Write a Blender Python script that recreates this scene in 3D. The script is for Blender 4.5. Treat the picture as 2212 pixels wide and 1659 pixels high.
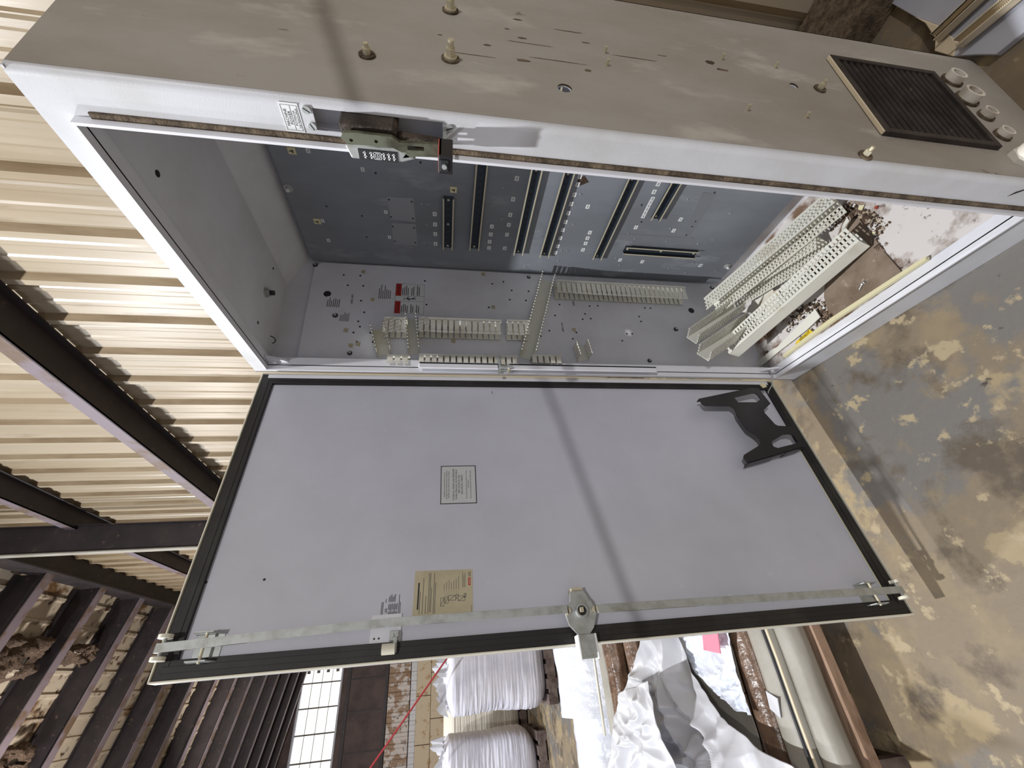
import bpy, bmesh, math, random
from mathutils import Vector, Matrix, noise
R_ = random.Random(7)
scn = bpy.context.scene
C = scn.collection
for o in list(bpy.data.objects): bpy.data.objects.remove(o)

# ---------------------------------------------------------------- camera, light, exposure
FPX = 897.67
CAM = Vector((1.2608, -0.6895, 1.3877))
RX = Vector((0.14797124, -0.06014936, -0.98716086))     # image right
RY = Vector((-0.44672737, -0.89458345, -0.01245408))    # image down
RZ = Vector((-0.88234867, 0.44283462, -0.15924299))     # view direction
cd = bpy.data.cameras.new('camera'); cam = bpy.data.objects.new('camera', cd); C.objects.link(cam)
cd.sensor_width = 36; cd.lens = FPX / 2212 * 36; cd.clip_start = .02; cd.clip_end = 200
cam.matrix_world = Matrix(((RX.x, -RY.x, -RZ.x, CAM.x), (RX.y, -RY.y, -RZ.y, CAM.y), (RX.z, -RY.z, -RZ.z, CAM.z), (0, 0, 0, 1)))
scn.camera = cam
vs = scn.view_settings
vs.view_transform = 'Standard'; vs.look = 'None'; vs.gamma = 1; vs.use_curve_mapping = False; vs.exposure = 0
w = bpy.data.worlds.new('world'); scn.world = w; w.use_nodes = True
bg = w.node_tree.nodes['Background']; bg.inputs[0].default_value = (.86, .88, 1, 1); bg.inputs[1].default_value = .42

def lamp(name, loc, target, size, power, col, spread=180):
    ld = bpy.data.lights.new(name, 'AREA'); ld.shape = 'DISK'; ld.size = size; ld.energy = power; ld.color = col
    ld.spread = math.radians(spread)
    o = bpy.data.objects.new(name, ld); C.objects.link(o); o.location = loc
    o.rotation_euler = (Vector(target) - Vector(loc)).to_track_quat('-Z', 'Y').to_euler()
    return o
lamp('overhead_light', (.36, -2.45, 6.1), (.3, -.6, 0), .14, 380, (.96, .975, 1))
lamp('overhead_light', (8.5, -.47, 5.6), (.5, .1, 1.0), .13, 255, (1, .975, .95))
lamp('overhead_light', (-4.2, -4.2, 6.3), (-5.5, -2.0, .8), .5, 330, (.92, .95, 1))  # added fill lamp that lights the bulk bags
lamp('overhead_light', (-11, -4.5, 6.0), (-14, -2.5, 2.5), .6, 420, (1, .95, .9))  # added fill lamp that lights the far end wall

pl = bpy.data.lights.new('deck_fill_light', 'POINT'); pl.energy = 330; pl.shadow_soft_size = .12; pl.color = (1, .95, .9)  # added point light that brightens the roof deck, no known lamp there
po = bpy.data.objects.new('deck_fill_light', pl); C.objects.link(po); po.location = (-6.2, -3.6, 5.9)

# ---------------------------------------------------------------- helpers
def srgb(r, g, b):
    f = lambda c: (c / 255 / 12.92) if c / 255 <= .04045 else ((c / 255 + .055) / 1.055) ** 2.4
    return (f(r), f(g), f(b), 1)
def ray(x, y): return RX * ((x - 1106) / FPX) + RY * ((y - 829.5) / FPX) + RZ
def hit(x, y, n, c):            # where the line of sight of a photo pixel meets the real plane n.p = c
    d = ray(x, y); n = Vector(n); return CAM + d * ((c - n.dot(CAM)) / n.dot(d))
def atX(x, y, c): return hit(x, y, (1, 0, 0), c)
def atY(x, y, c): return hit(x, y, (0, 1, 0), c)
def atZ(x, y, c): return hit(x, y, (0, 0, 1), c)
def frame(o, right, up=(0, 0, 1)):
    r = Vector(right).normalized(); u = Vector(up).normalized(); n = r.cross(u); o = Vector(o)
    return Matrix(((r.x, u.x, n.x, o.x), (r.y, u.y, n.y, o.y), (r.z, u.z, n.z, o.z), (0, 0, 0, 1)))
I4 = Matrix.Identity(4)

class MB:
    def __init__(s, M=None): s.bm = bmesh.new(); s.M = M or I4
    def add(s, vs_, fs, mat=0, M=None, smooth=False):
        M = s.M if M is None else M
        v = [s.bm.verts.new(M @ Vector(p)) for p in vs_]
        for f in fs:
            try:
                q = s.bm.faces.new([v[i] for i in f]); q.material_index = mat; q.smooth = smooth
            except ValueError: pass
        return v
    def box(s, a, b, mat=0, M=None):
        x0, y0, z0 = a; x1, y1, z1 = b
        s.add([(x0, y0, z0), (x1, y0, z0), (x1, y1, z0), (x0, y1, z0), (x0, y0, z1), (x1, y0, z1), (x1, y1, z1), (x0, y1, z1)],
              [(0, 3, 2, 1), (4, 5, 6, 7), (0, 1, 5, 4), (1, 2, 6, 5), (2, 3, 7, 6), (3, 0, 4, 7)], mat, M)
    def prism(s, pts, z0, z1, mat=0, M=None, holes=None):
        n = len(pts)
        if not holes:
            s.add([(x, y, z0) for x, y in pts] + [(x, y, z1) for x, y in pts],
                  [tuple(range(n))[::-1], tuple(range(n, 2 * n))] + [(i, (i + 1) % n, n + (i + 1) % n, n + i) for i in range(n)], mat, M)
            return
        from mathutils.geometry import tessellate_polygon
        loops = [pts] + holes
        tri = tessellate_polygon([[Vector((x, y, 0)) for x, y in l] for l in loops])
        flat = [p for l in loops for p in l]; m = len(flat)
        fs = [tuple(t) for t in tri] + [tuple(i + m for i in t) for t in tri]
        k = 0
        for l in loops:
            q = len(l)
            fs += [(k + i, k + (i + 1) % q, m + k + (i + 1) % q, m + k + i) for i in range(q)]; k += q
        s.add([(x, y, z0) for x, y in flat] + [(x, y, z1) for x, y in flat], fs, mat, M)
    def cyl(s, c, r, z0, z1, mat=0, M=None, seg=20, r2=None, smooth=True):
        r2 = r if r2 is None else r2
        p = [(c[0] + r * math.cos(2 * math.pi * i / seg), c[1] + r * math.sin(2 * math.pi * i / seg), z0) for i in range(seg)]
        q = [(c[0] + r2 * math.cos(2 * math.pi * i / seg), c[1] + r2 * math.sin(2 * math.pi * i / seg), z1) for i in range(seg)]
        s.add(p + q, [(i, (i + 1) % seg, seg + (i + 1) % seg, seg + i) for i in range(seg)], mat, M, smooth)
        s.add(p, [tuple(range(seg))[::-1]], mat, M); s.add(q, [tuple(range(seg))], mat, M)
    def ring(s, c, r0, r1, z0, z1, mat=0, M=None, seg=24):
        v = []
        for r, z in ((r0, z0), (r1, z0), (r1, z1), (r0, z1)):
            v += [(c[0] + r * math.cos(2 * math.pi * i / seg), c[1] + r * math.sin(2 * math.pi * i / seg), z) for i in range(seg)]
        f = []
        for k in range(4):
            a = k * seg; b = ((k + 1) % 4) * seg
            f += [(a + i, a + (i + 1) % seg, b + (i + 1) % seg, b + i) for i in range(seg)]
        s.add(v, f, mat, M, False)
    def tube(s, pts, r, mat=0, M=None, seg=10):
        pts = [Vector(p) for p in pts]; v = []; n = len(pts)
        up = Vector((0, 0, 1))
        for i, p in enumerate(pts):
            t = (pts[min(i + 1, n - 1)] - pts[max(i - 1, 0)]).normalized()
            a = t.cross(up) if abs(t.dot(up)) < .95 else t.cross(Vector((1, 0, 0)))
            a.normalize(); b = t.cross(a); rr = r[i] if isinstance(r, (list, tuple)) else r
            v += [p + (a * math.cos(2 * math.pi * k / seg) + b * math.sin(2 * math.pi * k / seg)) * rr for k in range(seg)]
        f = [(i * seg + k, i * seg + (k + 1) % seg, (i + 1) * seg + (k + 1) % seg, (i + 1) * seg + k) for i in range(n - 1) for k in range(seg)]
        f += [tuple(range(seg))[::-1], tuple(range((n - 1) * seg, n * seg))]
        s.add(v, f, mat, M, True)
    def text(s, body, x, y, size, mat=0, M=None, z=.0006, align='CENTER', sx=1):
        cu = bpy.data.curves.new('text', 'FONT'); cu.body = body; cu.size = size; cu.align_x = align; cu.resolution_u = 2
        ob = bpy.data.objects.new('text', cu); C.objects.link(ob)
        me = bpy.data.meshes.new_from_object(ob.evaluated_get(bpy.context.evaluated_depsgraph_get()))
        s.add([(x + v.co.x * sx, y + v.co.y, z) for v in me.vertices], [tuple(p.vertices) for p in me.polygons], mat, M)
        bpy.data.objects.remove(ob); bpy.data.curves.remove(cu); bpy.data.meshes.remove(me)
    def build(s, name, mats, parent=None, inv=None, bevel=0, recalc=True):
        if recalc: bmesh.ops.recalc_face_normals(s.bm, faces=s.bm.faces[:])
        me = bpy.data.meshes.new(name); s.bm.to_mesh(me); s.bm.free()
        for m in (mats if isinstance(mats, (list, tuple)) else [mats]): me.materials.append(m)
        o = bpy.data.objects.new(name, me); C.objects.link(o)
        if parent:
            o.parent = parent
            if parent.type == 'EMPTY': o.matrix_parent_inverse = parent.matrix_basis.inverted()
        if bevel:
            b = o.modifiers.new('bevel', 'BEVEL'); b.width = bevel; b.segments = 2; b.limit_method = 'ANGLE'; b.angle_limit = math.radians(50)
        return o

def bake(o, cutters=()):
    for c in cutters:
        m = o.modifiers.new('cut', 'BOOLEAN'); m.object = c; m.operation = 'DIFFERENCE'; m.solver = 'EXACT'
    me = bpy.data.meshes.new_from_object(o.evaluated_get(bpy.context.evaluated_depsgraph_get()))
    o.modifiers.clear(); old = o.data; o.data = me; bpy.data.meshes.remove(old)
    for c in cutters: bpy.data.objects.remove(c)

def tag(o, label=None, cat=None, group=None, kind=None):
    if label: o['label'] = label
    if cat: o['category'] = cat
    if group: o['group'] = group
    if kind: o['kind'] = kind
    return o
def empty(name, loc):
    o = bpy.data.objects.new(name, None); C.objects.link(o); o.location = loc; o.empty_display_size = .1
    o.matrix_basis = Matrix.Translation(Vector(loc)); return o
def place(src, M, parent=None, first=False):     # a copy sharing mesh data
    o = src if first else src.copy()
    if not first: C.objects.link(o)
    o.parent = parent; o.matrix_parent_inverse = I4; o.matrix_basis = M
    return o

# ---------------------------------------------------------------- materials
def mat(name, col, rough=.5, metal=0, spec=.5, var=None, scale=8, bump=0, bscale=60, detail=6, stretch=None, trans=0, thr=(.4, .62), alpha=None, coat=0):
    m = bpy.data.materials.new(name); m.use_nodes = True; nt = m.node_tree; N = nt.nodes; L = nt.links
    p = N['Principled BSDF']
    p.inputs['Base Color'].default_value = col; p.inputs['Roughness'].default_value = rough; p.inputs['Metallic'].default_value = metal
    p.inputs['Specular IOR Level'].default_value = spec
    if trans: p.inputs['Transmission Weight'].default_value = trans
    if alpha is not None: p.inputs['Alpha'].default_value = alpha
    if coat: p.inputs['Coat Weight'].default_value = coat; p.inputs['Coat Roughness'].default_value = .25
    tc = N.new('ShaderNodeTexCoord'); mp = N.new('ShaderNodeMapping'); L.new(tc.outputs['Object'], mp.inputs[0])
    if stretch: mp.inputs['Scale'].default_value = stretch
    last = None
    for i, (c2, sc, lo, hi) in enumerate(var or []):
        n = N.new('ShaderNodeTexNoise'); n.inputs['Scale'].default_value = sc; n.inputs['Detail'].default_value = detail; n.inputs['Roughness'].default_value = .62
        ofs = N.new('ShaderNodeVectorMath'); ofs.operation = 'ADD'; ofs.inputs[1].default_value = (i * 3.7, i * 1.3, i * 5.1)
        L.new(mp.outputs[0], ofs.inputs[0]); L.new(ofs.outputs[0], n.inputs['Vector'])
        r = N.new('ShaderNodeMapRange'); r.inputs[1].default_value = lo; r.inputs[2].default_value = hi
        L.new(n.outputs[0], r.inputs[0])
        mx = N.new('ShaderNodeMix'); mx.data_type = 'RGBA'
        if last: L.new(last, mx.inputs[6])
        else: mx.inputs[6].default_value = col
        mx.inputs[7].default_value = c2; L.new(r.outputs[0], mx.inputs[0]); last = mx.outputs[2]
    if last: L.new(last, p.inputs['Base Color'])
    if bump:
        n = N.new('ShaderNodeTexNoise'); n.inputs['Scale'].default_value = bscale; n.inputs['Detail'].default_value = 4
        L.new(mp.outputs[0], n.inputs['Vector'])
        b = N.new('ShaderNodeBump'); b.inputs['Strength'].default_value = bump; b.inputs['Distance'].default_value = .01
        L.new(n.outputs[0], b.inputs['Height']); L.new(b.outputs[0], p.inputs['Normal'])
    return m
M = {}
M['paint'] = mat('grey_powder_coat', srgb(205, 206, 210), .42, var=[(srgb(190, 190, 188), 5, .45, .75)], bump=.05, bscale=400)
M['inner'] = mat('interior_white_paint', srgb(226, 227, 233), .4, var=[(srgb(208, 207, 209), 4, .45, .8)])
M['door'] = mat('door_inner_paint', srgb(200, 201, 211), .36, var=[(srgb(188, 189, 198), 2.5, .4, .7), (srgb(205, 205, 208), 40, .66, .74)])
M['side'] = mat('dusty_side_paint', srgb(164, 159, 150), .6, var=[(srgb(146, 138, 127), 3, .4, .65), (srgb(70, 58, 46), 16, .67, .73), (srgb(185, 180, 170), 9, .58, .72)], stretch=(1, 1, .45), bump=.08, bscale=150)
M['dirt'] = mat('caked_dirt', srgb(112, 97, 78), .9, var=[(srgb(70, 58, 44), 30, .4, .6)], bump=.5, bscale=120)
M['gasket'] = mat('black_foam_gasket', srgb(30, 27, 27), .55, var=[(srgb(52, 50, 46), 6, .5, .7)])
M['edge'] = mat('door_edge_cream', srgb(222, 218, 200), .4)
M['plate'] = mat('galvanised_back_panel', srgb(142, 147, 154), .42, metal=.25, var=[(srgb(128, 132, 138), 3, .42, .6), (srgb(156, 160, 166), 9, .58, .7)], stretch=(1, 1, .4))
M['zinc'] = mat('zinc_plated_steel', srgb(186, 190, 188), .42, metal=.45, var=[(srgb(158, 160, 152), 30, .45, .7)])
M['zincd'] = mat('dark_zinc_steel', srgb(60, 68, 78), .4, metal=.5)
M['brass'] = mat('yellow_zinc_steel', srgb(206, 198, 172), .4, metal=.35)
M['label'] = mat('white_label', srgb(226, 228, 228), .5)
M['labelg'] = mat('grey_label', srgb(196, 198, 198), .5)
M['ink'] = mat('black_ink', srgb(34, 34, 38), .6)
M['inkg'] = mat('grey_ink', srgb(92, 88, 84), .6)
M['red'] = mat('red_ink', srgb(176, 42, 34), .5)
M['tanpaper'] = mat('tan_paper', srgb(190, 180, 150), .7, var=[(srgb(176, 166, 136), 12, .45, .7)])
M['yellowp'] = mat('yellow_plastic', srgb(220, 212, 172), .5)
M['duct'] = mat('pvc_wire_duct', srgb(228, 226, 214), .5, var=[(srgb(200, 190, 164), 7, .54, .74)])
M['ductw'] = mat('white_pvc_cover', srgb(224, 222, 214), .45, var=[(srgb(196, 184, 156), 6, .55, .75)])
M['black'] = mat('black_steel', srgb(34, 32, 35), .38, spec=.4, var=[(srgb(46, 43, 46), 6, .4, .7)])
M['vent'] = mat('sooty_vent', srgb(62, 54, 50), .7, var=[(srgb(40, 33, 30), 12, .4, .6), (srgb(120, 106, 90), 40, .66, .76)])
M['hub'] = mat('white_hub', srgb(222, 216, 204), .5, var=[(srgb(150, 134, 112), 14, .5, .7)])
M['hgreen'] = mat('olive_cast_metal', srgb(104, 108, 90), .5, metal=.2, var=[(srgb(66, 64, 50), 20, .45, .65)])
M['hdark'] = mat('grimy_cast_metal', srgb(84, 72, 60), .7, var=[(srgb(48, 40, 34), 20, .4, .6)], bump=.3, bscale=200)
M['hred'] = mat('red_grip', srgb(150, 62, 48), .5)
M['sill'] = mat('stained_white_floor', srgb(214, 208, 204), .6, var=[(srgb(122, 98, 78), 7, .5, .62), (srgb(90, 70, 54), 26, .6, .66)])
M['board'] = mat('dusty_board', srgb(138, 122, 106), .85, var=[(srgb(112, 96, 80), 12, .4, .65), (srgb(160, 146, 130), 30, .62, .7)])
M['debris'] = mat('brown_debris', srgb(96, 76, 60), .9, var=[(srgb(58, 44, 34), 40, .4, .6), (srgb(150, 130, 108), 60, .6, .66)], bump=.8, bscale=150)
M['bit'] = mat('pale_scraps', srgb(170, 154, 132), .7)
M['floor'] = mat('stained_concrete', srgb(122, 109, 90), .62, detail=12,
                 var=[(srgb(134, 119, 94), 6, .48, .62), (srgb(150, 134, 104), 2.7, .525, .55), (srgb(108, 104, 99), 2.1, .515, .56), (srgb(88, 77, 63), 4.3, .54, .64), (srgb(160, 145, 116), 12, .59, .64), (srgb(58, 51, 44), 17, .68, .73), (srgb(186, 174, 148), 80, .74, .77)], bump=.14, bscale=40)
M['metalwall'] = mat('cream_metal_siding', srgb(168, 155, 134), .36, var=[(srgb(144, 128, 102), 1.2, .45, .62), (srgb(116, 94, 66), 9, .60, .72)], stretch=(1, 1, .12), spec=.6, bump=.1, bscale=14)
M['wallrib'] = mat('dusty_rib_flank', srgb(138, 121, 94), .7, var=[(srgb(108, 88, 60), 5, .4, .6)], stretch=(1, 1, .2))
M['roof'] = mat('aged_roof_sheet', srgb(190, 176, 156), .45, var=[(srgb(110, 82, 54), 1.3, .54, .62), (srgb(70, 50, 34), 6, .56, .66)])
M['steel'] = mat('dark_painted_steel', srgb(44, 36, 38), .6, var=[(srgb(32, 26, 28), 4, .4, .65), (srgb(96, 78, 66), 12, .62, .74)])
M['steellit'] = mat('lit_purplish_steel', srgb(112, 100, 106), .55, var=[(srgb(96, 76, 60), 3, .5, .62)])  # lit copy of the dark steel: light on lips and lower flanges painted in
M['dark'] = mat('dark_cladding', srgb(84, 68, 64), .7, var=[(srgb(60, 48, 46), 1.5, .4, .65)])
M['block'] = mat('painted_block', srgb(206, 190, 164), .8, var=[(srgb(176, 140, 96), 4, .56, .7)])
M['band'] = mat('flaking_siding', srgb(204, 196, 190), .6, var=[(srgb(150, 122, 96), 2.2, .48, .54), (srgb(84, 62, 54), 7, .6, .66)])
M['bag'] = mat('white_woven_bag', srgb(212, 212, 222), .45, var=[(srgb(190, 190, 204), 3, .45, .7)])
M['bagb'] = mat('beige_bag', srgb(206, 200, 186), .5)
M['wood'] = mat('pallet_wood', srgb(166, 138, 116), .8, var=[(srgb(128, 102, 82), 7, .45, .65)], stretch=(6, .8, 4))
M['woodg'] = mat('weathered_pallet', srgb(112, 98, 92), .85, var=[(srgb(76, 62, 58), 9, .42, .62)])
M['film'] = mat('white_plastic_film', srgb(200, 201, 206), .42, var=[(srgb(188, 188, 190), 3, .45, .7)], trans=.08, bump=.12, bscale=9)
M['bundle'] = mat('bubble_film', srgb(206, 209, 218), .22, var=[(srgb(226, 230, 238), 14, .55, .65)], bump=.6, bscale=26)
M['clear'] = mat('clear_plastic', srgb(214, 220, 232), .16, var=[(srgb(240, 244, 250), 10, .5, .62)], bump=.9, bscale=22)
M['greyroll'] = mat('grey_sheet_roll', srgb(152, 148, 138), .5, var=[(srgb(136, 131, 120), 5, .4, .7)], bump=.1, bscale=30)
M['brownroll'] = mat('brown_wrapped_roll', srgb(116, 92, 74), .3, var=[(srgb(92, 70, 54), 18, .42, .6), (srgb(138, 114, 96), 50, .6, .68)], bump=.4, bscale=40)
M['pink'] = mat('pink_card', srgb(228, 128, 148), .5)
M['redcord'] = mat('red_rope', srgb(170, 52, 58), .6)
M['cable'] = mat('dark_cable', srgb(40, 36, 34), .6)
M['bluegrey'] = mat('light_grey_steel_box', srgb(176, 178, 188), .45, var=[(srgb(160, 162, 172), 5, .4, .7)])
M['beige'] = mat('beige_paint', srgb(214, 200, 172), .55)
def emis(name, col, s):
    m = bpy.data.materials.new(name); m.use_nodes = True; p = m.node_tree.nodes['Principled BSDF']
    p.inputs['Base Color'].default_value = (.8, .8, .8, 1); p.inputs['Emission Color'].default_value = col; p.inputs['Emission Strength'].default_value = s
    return m
M['day'] = emis('daylit_panel', (1, .97, .92, 1), 1.3)

# ---------------------------------------------------------------- the building
WN = Vector((-.147, .989, 0)).normalized(); WG = Vector((-WN.y, WN.x, 0)); WC = 1.0514
# building frame: x along the metal wall (away to the left), y off the wall into the room, z up
BF = Matrix(((WG.x, -WN.x, 0, WN.x * WC), (WG.y, -WN.y, 0, WN.y * WC), (0, 0, 1, 0), (0, 0, 0, 1)))
def BW(x, y, z): return BF @ Vector((x, y, z))
ROOF0 = 7.12; SL = .2; FAR = 21.5
b = MB(BF); b.add([(-6, -.3, 0), (FAR + .3, -.3, 0), (FAR + .3, 12, 0), (-6, 12, 0)], [(0, 1, 2, 3)])
tag(b.build('floor', M['floor']), kind='structure')

def ribs(x0, x1, per, prof):      # profile points (x, y) along one length of sheet
    out = []; x = x0
    while x < x1:
        for dx, dy in prof:
            if x + dx <= x1: out.append((x + dx, dy))
        x += per
    out.append((x1, 0)); return out
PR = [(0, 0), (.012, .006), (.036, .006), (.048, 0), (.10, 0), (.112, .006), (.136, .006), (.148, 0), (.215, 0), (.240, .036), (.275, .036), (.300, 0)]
b = MB(BF); pr = ribs(-6, FAR, .305, PR)
zs = [0, 3.4, 7.2]
for i in range(len(pr) - 1):
    (xa, ya), (xb, yb) = pr[i], pr[i + 1]
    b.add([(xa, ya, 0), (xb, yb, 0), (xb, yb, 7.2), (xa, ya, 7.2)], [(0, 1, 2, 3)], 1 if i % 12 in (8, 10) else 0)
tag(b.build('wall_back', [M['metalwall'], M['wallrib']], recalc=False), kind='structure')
# roof deck: ribs run along the building, the plane falls toward the metal wall
b = MB(BF); pr = ribs(-.3, 12, .3, [(0, 0), (.10, 0), (.12, .03), (.16, .03), (.18, 0)])
for i in range(len(pr) - 1):
    (ya, za), (yb, zb) = pr[i], pr[i + 1]
    b.add([(-6, ya, ROOF0 + SL * ya - za), (FAR + .3, ya, ROOF0 + SL * ya - za), (FAR + .3, yb, ROOF0 + SL * yb - zb), (-6, yb, ROOF0 + SL * yb - zb)], [(0, 1, 2, 3)])
tag(b.build('ceiling', M['roof'], recalc=False), kind='structure')

# far end wall with its cladding, block base and lit panel
def FW(x, y, z): return BF @ Vector((FAR - x, y, z))
KF = (FAR + 1.145) / 12.145
fz = lambda z: 1.388 + (z - 1.388) * KF
fy = lambda y: 1.919 + (y - 1.919) * KF
b = MB(BF); W0, W1 = fz(3.65), fz(4.49)
b.box((FAR, -.3, W1), (FAR + .2, 12, 12), 0); b.box((FAR, -.3, 0), (FAR + .2, 12, W0), 0); b.box((FAR, -.3, W0), (FAR + .2, fy(1.40), W1), 0)
for y in (1.75, 2.35, 3.05): b.box((FAR - .03, fy(y), fz(2.7)), (FAR, fy(y) + .05, fz(3.5)), 1)
for z in (2.60, 3.44): b.box((FAR - .08, -.2, fz(z)), (FAR, 12, fz(z) + .12), 1)
wl = tag(b.build('wall_left', [M['dark'], M['steel']]), kind='structure')
b = MB(BF); pr = ribs(0, 11, .34, [(0, 0), (.17, 0), (.2, .05), (.3, .05)])
za_, zb_, zc_, zd_ = fz(2.10), fz(2.58), fz(1.95), fz(2.08)
for i in range(len(pr) - 1):
    (ya, xa), (yb, xb) = pr[i], pr[i + 1]
    b.add([(FAR - .04 - xa, ya, za_), (FAR - .04 - xb, yb, za_), (FAR - .04 - xb, yb, zb_), (FAR - .04 - xa, ya, zb_)], [(0, 1, 2, 3)], 0)
    b.add([(FAR - .02 - xa * .5, ya, zc_), (FAR - .02 - xb * .5, yb, zc_), (FAR - .02 - xb * .5, yb, zd_), (FAR - .02 - xa * .5, ya, zd_)], [(0, 1, 2, 3)], 1)
b.build('siding_band', [M['band'], M['paint']], wl)
b = MB(BF); hh = zc_ / 4
for r in range(4):
    for k in range(8):
        y0 = .05 + k * 1.6 + (r % 2) * .8; b.box((FAR - .22, y0, r * hh), (FAR - .02, y0 + 1.58, r * hh + hh - .015))
b.build('block_base', M['block'], wl, bevel=.01)
# lit translucent panel strip with its bars
b = MB(BF); b.add([(FAR + .12, fy(1.4), W0), (FAR + .12, 11.5, W0), (FAR + .12, 11.5, W1), (FAR + .12, fy(1.4), W1)], [(0, 1, 2, 3)], 0)
for y in [fy(1.75) + .85 * k for k in range(10)]: b.box((FAR + .03, y, W0), (FAR + .07, y + (.05 if int(y * 7) % 2 else .025), W1), 1)
for k in range(1, 4): b.box((FAR + .04, fy(1.4), W0 + (W1 - W0) * k / 4), (FAR + .06, 11.5, W0 + (W1 - W0) * k / 4 + .02), 2)
for k in range(4): b.box((FAR + .02, fy(1.50), W0 + (W1 - W0) * (k / 4 + .09)), (FAR + .05, fy(1.58), W0 + (W1 - W0) * (k / 4 + .17)), 1)
for z in (W0 - .05, W1 - .02): b.box((FAR - .05, fy(1.36), z), (FAR + .1, 11.6, z + .07), 3)
b.box((FAR - .05, fy(1.36), W0 - .04), (FAR + .1, fy(1.40), W1 + .05), 3)
tag(b.build('window_1', [M['day'], M['inkg'], M['inkg'], M['bluegrey']]), kind='structure')

# wall girts (Z shaped), eave strut, column, roof beams
def girt(name, z, dep, lip, label, cat, grp=None):
    b = MB(BF); b.box((-6, .04, z), (FAR, .04 + dep, z + .012), 0); b.box((-6, .028 + dep, z), (FAR, .04 + dep, z + lip), 1)
    b.box((-6, .036, z - .05), (FAR, .046, z), 0)
    return tag(b.build(name, [M['steel'], M['steellit']]), label, cat, grp)
girt('wall_girt', 3.72, .19, .11, 'dark steel girt crossing the cream metal wall, the lower of the two', 'steel beam')
girt('wall_girt', 5.40, .19, .11, 'dark steel girt high on the metal wall beside the column, the upper of the two', 'steel beam')
b = MB(BF); b.box((-6, .02, 6.72), (FAR, .26, 6.98), 0); b.box((-6, .26, 6.66), (FAR, .28, 7.04), 0)
tag(b.build('eave_beam', [M['steel']]), 'dark horizontal eave beam where the roof beams meet the metal wall', 'steel beam')
b = MB(BF); b.box((4.17, .20, 0), (4.19, .48, 6.72), 0); b.box((4.13, .48, 0), (4.22, .492, 6.72), 1); b.box((4.13, .19, 0), (4.22, .2, 6.72), 0)
tag(b.build('steel_column', [M['steel'], M['greyroll']]), 'dark upright steel column standing against the metal wall', 'column')
def rb(x):
    b = MB(BF); L = 11.2
    for (xa, xb, d0, d1, mt) in ((-.07, .07, .38, .365, 1), (-.006, .006, .365, .015, 0), (-.07, .07, .015, 0, 0)):
        v = []
        for y in (.28, L):
            zt = ROOF0 - .035 + SL * y; v += [(x + xa, y, zt - d0), (x + xb, y, zt - d0), (x + xb, y, zt - d1), (x + xa, y, zt - d1)]
        b.add(v, [(0, 1, 2, 3), (4, 7, 6, 5), (0, 4, 5, 1), (1, 5, 6, 2), (2, 6, 7, 3), (3, 7, 4, 0)], mt)
    return b
XS = [2.6, 3.7, 4.8, 5.92, 7.05, 8.12, 9.25, 10.35, 11.5, 12.7, 13.9, 15.1, 16.3, 17.5, 18.7, 19.9, 21.0]
for k, x in enumerate(XS):
    o = rb(x).build('roof_beam', [M['steel'], M['steellit']])
    tag(o, 'dark steel roof beam rising from the metal wall under the aged roof sheeting', 'steel beam', 'row of parallel roof beams')

# tattered insulation hanging between the beams
for (x0, x1, y0, y1, lb) in ((5.98, 7.0, .95, 1.45, 'brown tattered insulation sagging from the roof beside the eave'), (7.1, 8.05, 1.0, 1.25, 'small brown tuft of insulation between roof beams'), (7.15, 8.0, 2.2, 2.8, 'brown torn insulation hanging low between roof beams near the photo corner'), (4.4, 5.9, .05, .12, None)):
    if lb is None: continue
    b = MB(BF); n = 26; vv = []; ff = []
    for i in range(n + 1):
        for j in range(n + 1):
            x = x0 + (x1 - x0) * i / n; y = y0 + (y1 - y0) * j / n
            e = min(i, n - i, j, n - j) / n
            q = noise.fractal(Vector((x * 5, y * 5, 3)), 1, 2, 5)
            vv.append((x + .04 * q, y + .1 * noise.noise(Vector((x * 9, 1, y * 4))), ROOF0 + SL * y - .16 - min(.12, e) * 1.1 * (1 + 1.2 * q)))
    for i in range(n):
        for j in range(n):
            a = i * (n + 1) + j
            if noise.noise(Vector((i * .35, j * .35, x0))) > -.32: ff.append((a, a + 1, a + n + 2, a + n + 1))
    b.add(vv, ff, 0, None, True)
    tag(b.build('roof_insulation', M['debris']), lb, 'insulation', kind='stuff')

# ---------------------------------------------------------------- electrical cabinet
WO, ZB, ZT = .779, .118, 1.948          # opening
XL, XR, DEP, HT = -.045, .848, .508, 2.0
root = empty('electrical_cabinet', (.4, .25, 0))
tag(root, 'tall open light grey electrical cabinet with its door swung out to the left', 'electrical cabinet')
T = .003
b = MB(); b.box((XR - T, .0125, 0), (XR, DEP, HT - .0005))
side = b.build('side_panel', [M['side'], M['dirt'], M['inner']], root)
side['label'] = 'dusty brownish grey side wall of the cabinet'
cut = []
for (px, py, r) in ((1220, 190, .0135), (1715, 185, .010), (340, 0, 0)):
    if r == 0: continue
    p = atX(px, py, XR); c = MB(frame((XR - .03, p.y, p.z), (0, 1, 0))); c.cyl((0, 0), r, -.02, .08, seg=28); cut.append(c.build('cutter', M['dirt']))
bake(side, cut)
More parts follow.
